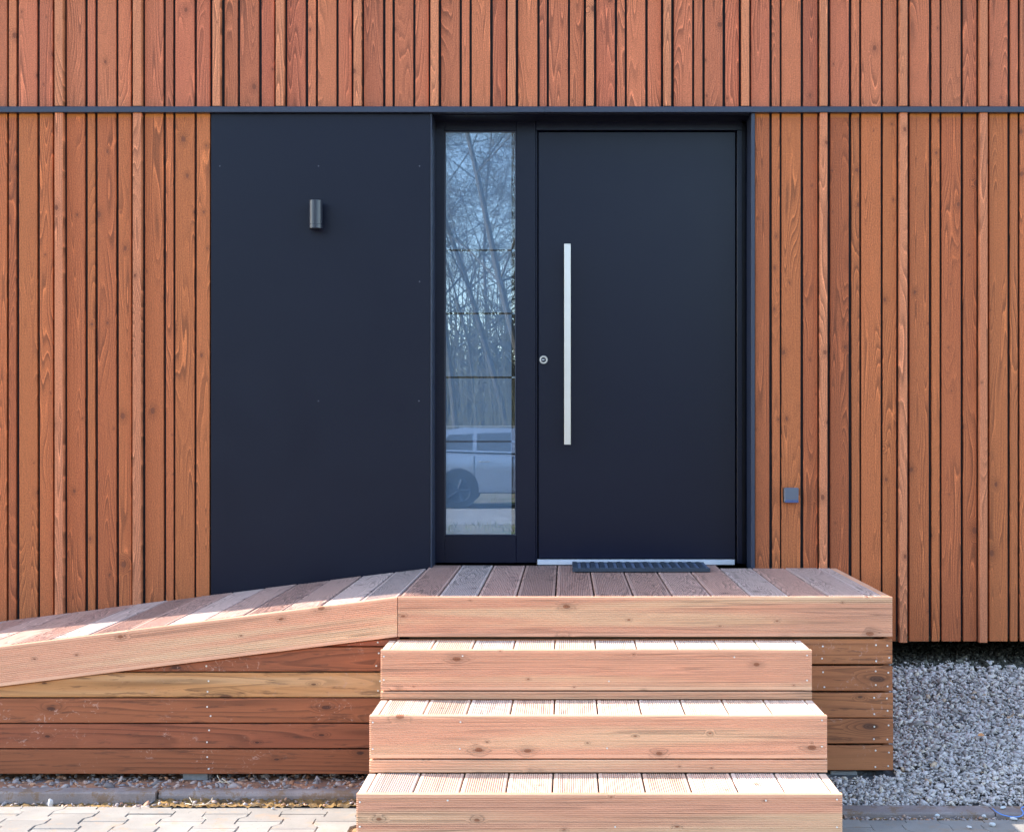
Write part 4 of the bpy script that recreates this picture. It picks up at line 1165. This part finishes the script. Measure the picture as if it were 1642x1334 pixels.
# far-off wood closing the horizon
m = MB(); rd = random.Random(9)
for i in range(5200):
    X = rd.uniform(-75, 60); Y = -rd.uniform(48, 75); h_ = rd.uniform(3.0, 9.0)
    lx_ = rd.gauss(0, 0.35)
    m.tube((X, Y, -0.05), (X + lx_, Y, h_), rd.uniform(0.03, 0.09), 0.02, 3, caps=False)
    for q in range(4):
        zb_ = h_ * rd.uniform(0.25, 0.95)
        m.tube((X + lx_ * zb_ / h_, Y, zb_), (X + rd.gauss(0, 1.3), Y + rd.gauss(0, 1), zb_ + rd.uniform(0.4, 2.2)), 0.035, 0.015, 3, caps=False)
o = m.build('far_wood', plain('distant bark and brush', (0.085, 0.085, 0.065), 0.9, var=0.4, bscale=0.5)); tag(o, 'dense leafless wood far behind the gravel road', 'wood', kind='stuff')

# silver estate car parked across, seen only in the glass
CD = 19.4
car = empty('parked_car', (mir(735, CD) + 1.36, RECESS - CD - 0.9, -0.045))
tag(car, 'silver estate car parked on the gravel road, mirrored in the side window', 'car')
prof = [(-2.25, 0.42), (-2.28, 0.75), (-2.20, 0.98), (-2.12, 1.05), (-1.3, 1.0), (0.9, 0.95), (1.75, 0.86), (2.22, 0.66), (2.25, 0.35), (2.2, 0.25), (-2.2, 0.28)]
m = MB()
def loft(mb, prof, ys):
    n = len(prof)
    for y, k_ in ys:
        for x_, z_ in prof: mb.v.append((x_, y, z_ if k_ == 1 else (z_ - 0.6) * k_ + 0.6))
    for j in range(len(ys) - 1):
        for i in range(n): mb.f.append((j * n + i, j * n + (i + 1) % n, (j + 1) * n + (i + 1) % n, (j + 1) * n + i))
    mb.f.append(tuple(range(n))[::-1]); mb.f.append(tuple(range((len(ys) - 1) * n, len(ys) * n)))
loft(m, prof, [(-0.86, 0.92), (-0.82, 1), (0.82, 1), (0.88, 0.94), (0.9, 0.80)])
o = m.build('body', M['carpaint'], car, fix=True); smooth_angle(o, 40)
m = MB()
roofp = [(-2.02, 1.05), (-1.72, 1.42), (-1.3, 1.47), (0.2, 1.46), (0.45, 1.38), (1.1, 0.97)]
n = len(roofp)
for y, k_ in ((-0.78, 0), (-0.62, 1), (0.62, 1), (0.78, 0)):
    for x_, z_ in roofp: m.v.append((x_, (0.78 - (z_ - 0.95) * 0.32) * (1 if y > 0 else -1) if True else y, z_))
m.v = []
for sgn in (-1, 1):
    for x_, z_ in roofp: m.v.append((x_, sgn * (0.80 - (z_ - 0.95) * 0.38), z_))
for i in range(n - 1): m.f.append((i, i + 1, n + i + 1, n + i))
m.f.append(tuple(range(n))); m.f.append(tuple(range(n, 2 * n))[::-1])
m.build('cabin', M['carpaint'], car, fix=True)
def sidept(x_, z_, off=0.006): return (x_, (0.80 - (z_ - 0.95) * 0.38) + off, z_)
for quad in ([(-1.72, 1.08), (-1.12, 1.06), (-1.12, 1.36), (-1.55, 1.34)], [(-1.04, 1.06), (-0.42, 1.04), (-0.42, 1.38), (-1.04, 1.37)], [(-0.34, 1.04), (0.82, 1.0), (0.36, 1.34), (-0.34, 1.38)]):
    m = MB().add([sidept(*q) for q in quad] + [sidept(q[0], q[1], -0.02) for q in quad], [(0, 1, 2, 3), (7, 6, 5, 4), (0, 4, 5, 1), (1, 5, 6, 2), (2, 6, 7, 3), (3, 7, 4, 0)])
    m.build('car_window', M['carglass'], car, fix=True)
m = MB().box(-1.9, 0.1, 0.58, 0.60, 1.485, 1.505); m.build('roof_rail', M['steel'], car)
m = MB().box(-0.98, -0.78, 0.885, 0.915, 0.84, 0.87, 0.008); m.build('car_door_handle', M['steel'], car)
m = MB()
for xx in (-1.08, -0.38, 0.75): m.box(xx, xx + 0.012, 0.86, 0.904, 0.38, 0.95)
m.build('door_seam', M['seal'], car)
for xx in (-1.36, 1.36):
    for yy in (0.80, -0.80):
        w = empty('wheel', (xx, yy, 0.33), car)
        s_ = 1 if yy > 0 else -1
        o = MB().lathe([(0.20, -0.1), (0.33, -0.1), (0.33, 0.08), (0.31, 0.105), (0.22, 0.11), (0.20, 0.06)], 32, 'y', cap=False).build('tyre', M['tyre'], w, fix=True); smooth_angle(o)
        rm = MB().lathe([(0.225, -0.112), (0.20, -0.10), (0.20, 0.1)], 32, 'y', cap=False)
        for q in range(5):
            a = q * 2 * math.pi / 5
            rm.tube((0, -0.09 if s_ < 0 else 0.09, 0), (0.21 * math.cos(a), (0.105 if s_ > 0 else -0.105), 0.21 * math.sin(a)), 0.035, 0.03, 6)
        rm.build('rim', M['lampcoat'], w)
    m = MB().lathe([(0.37, -0.01), (0.37, 0.01)], 32, 'y', (xx, 0.893, 0.36))
    m.build('wheel_arch', M['seal'], car)
# pale broken blocks on the verge
for i, (px_i, dist, s, lb) in enumerate(((734, 15.5, 0.16, 'heap of pale broken block on the verge before the silver car'), (818, 15.0, 0.13, 'pale rounded stone on the verge right of the silver car wheel'), (766, 11.8, 0.12, 'pale building block lying on the ground before the road'))):
    rock('broken_block', mir(px_i, dist), -dist + RECESS, 0.05, s, lb, 'block', 'white_stone', 20 + i, (1.2, 0.8, 0.6))
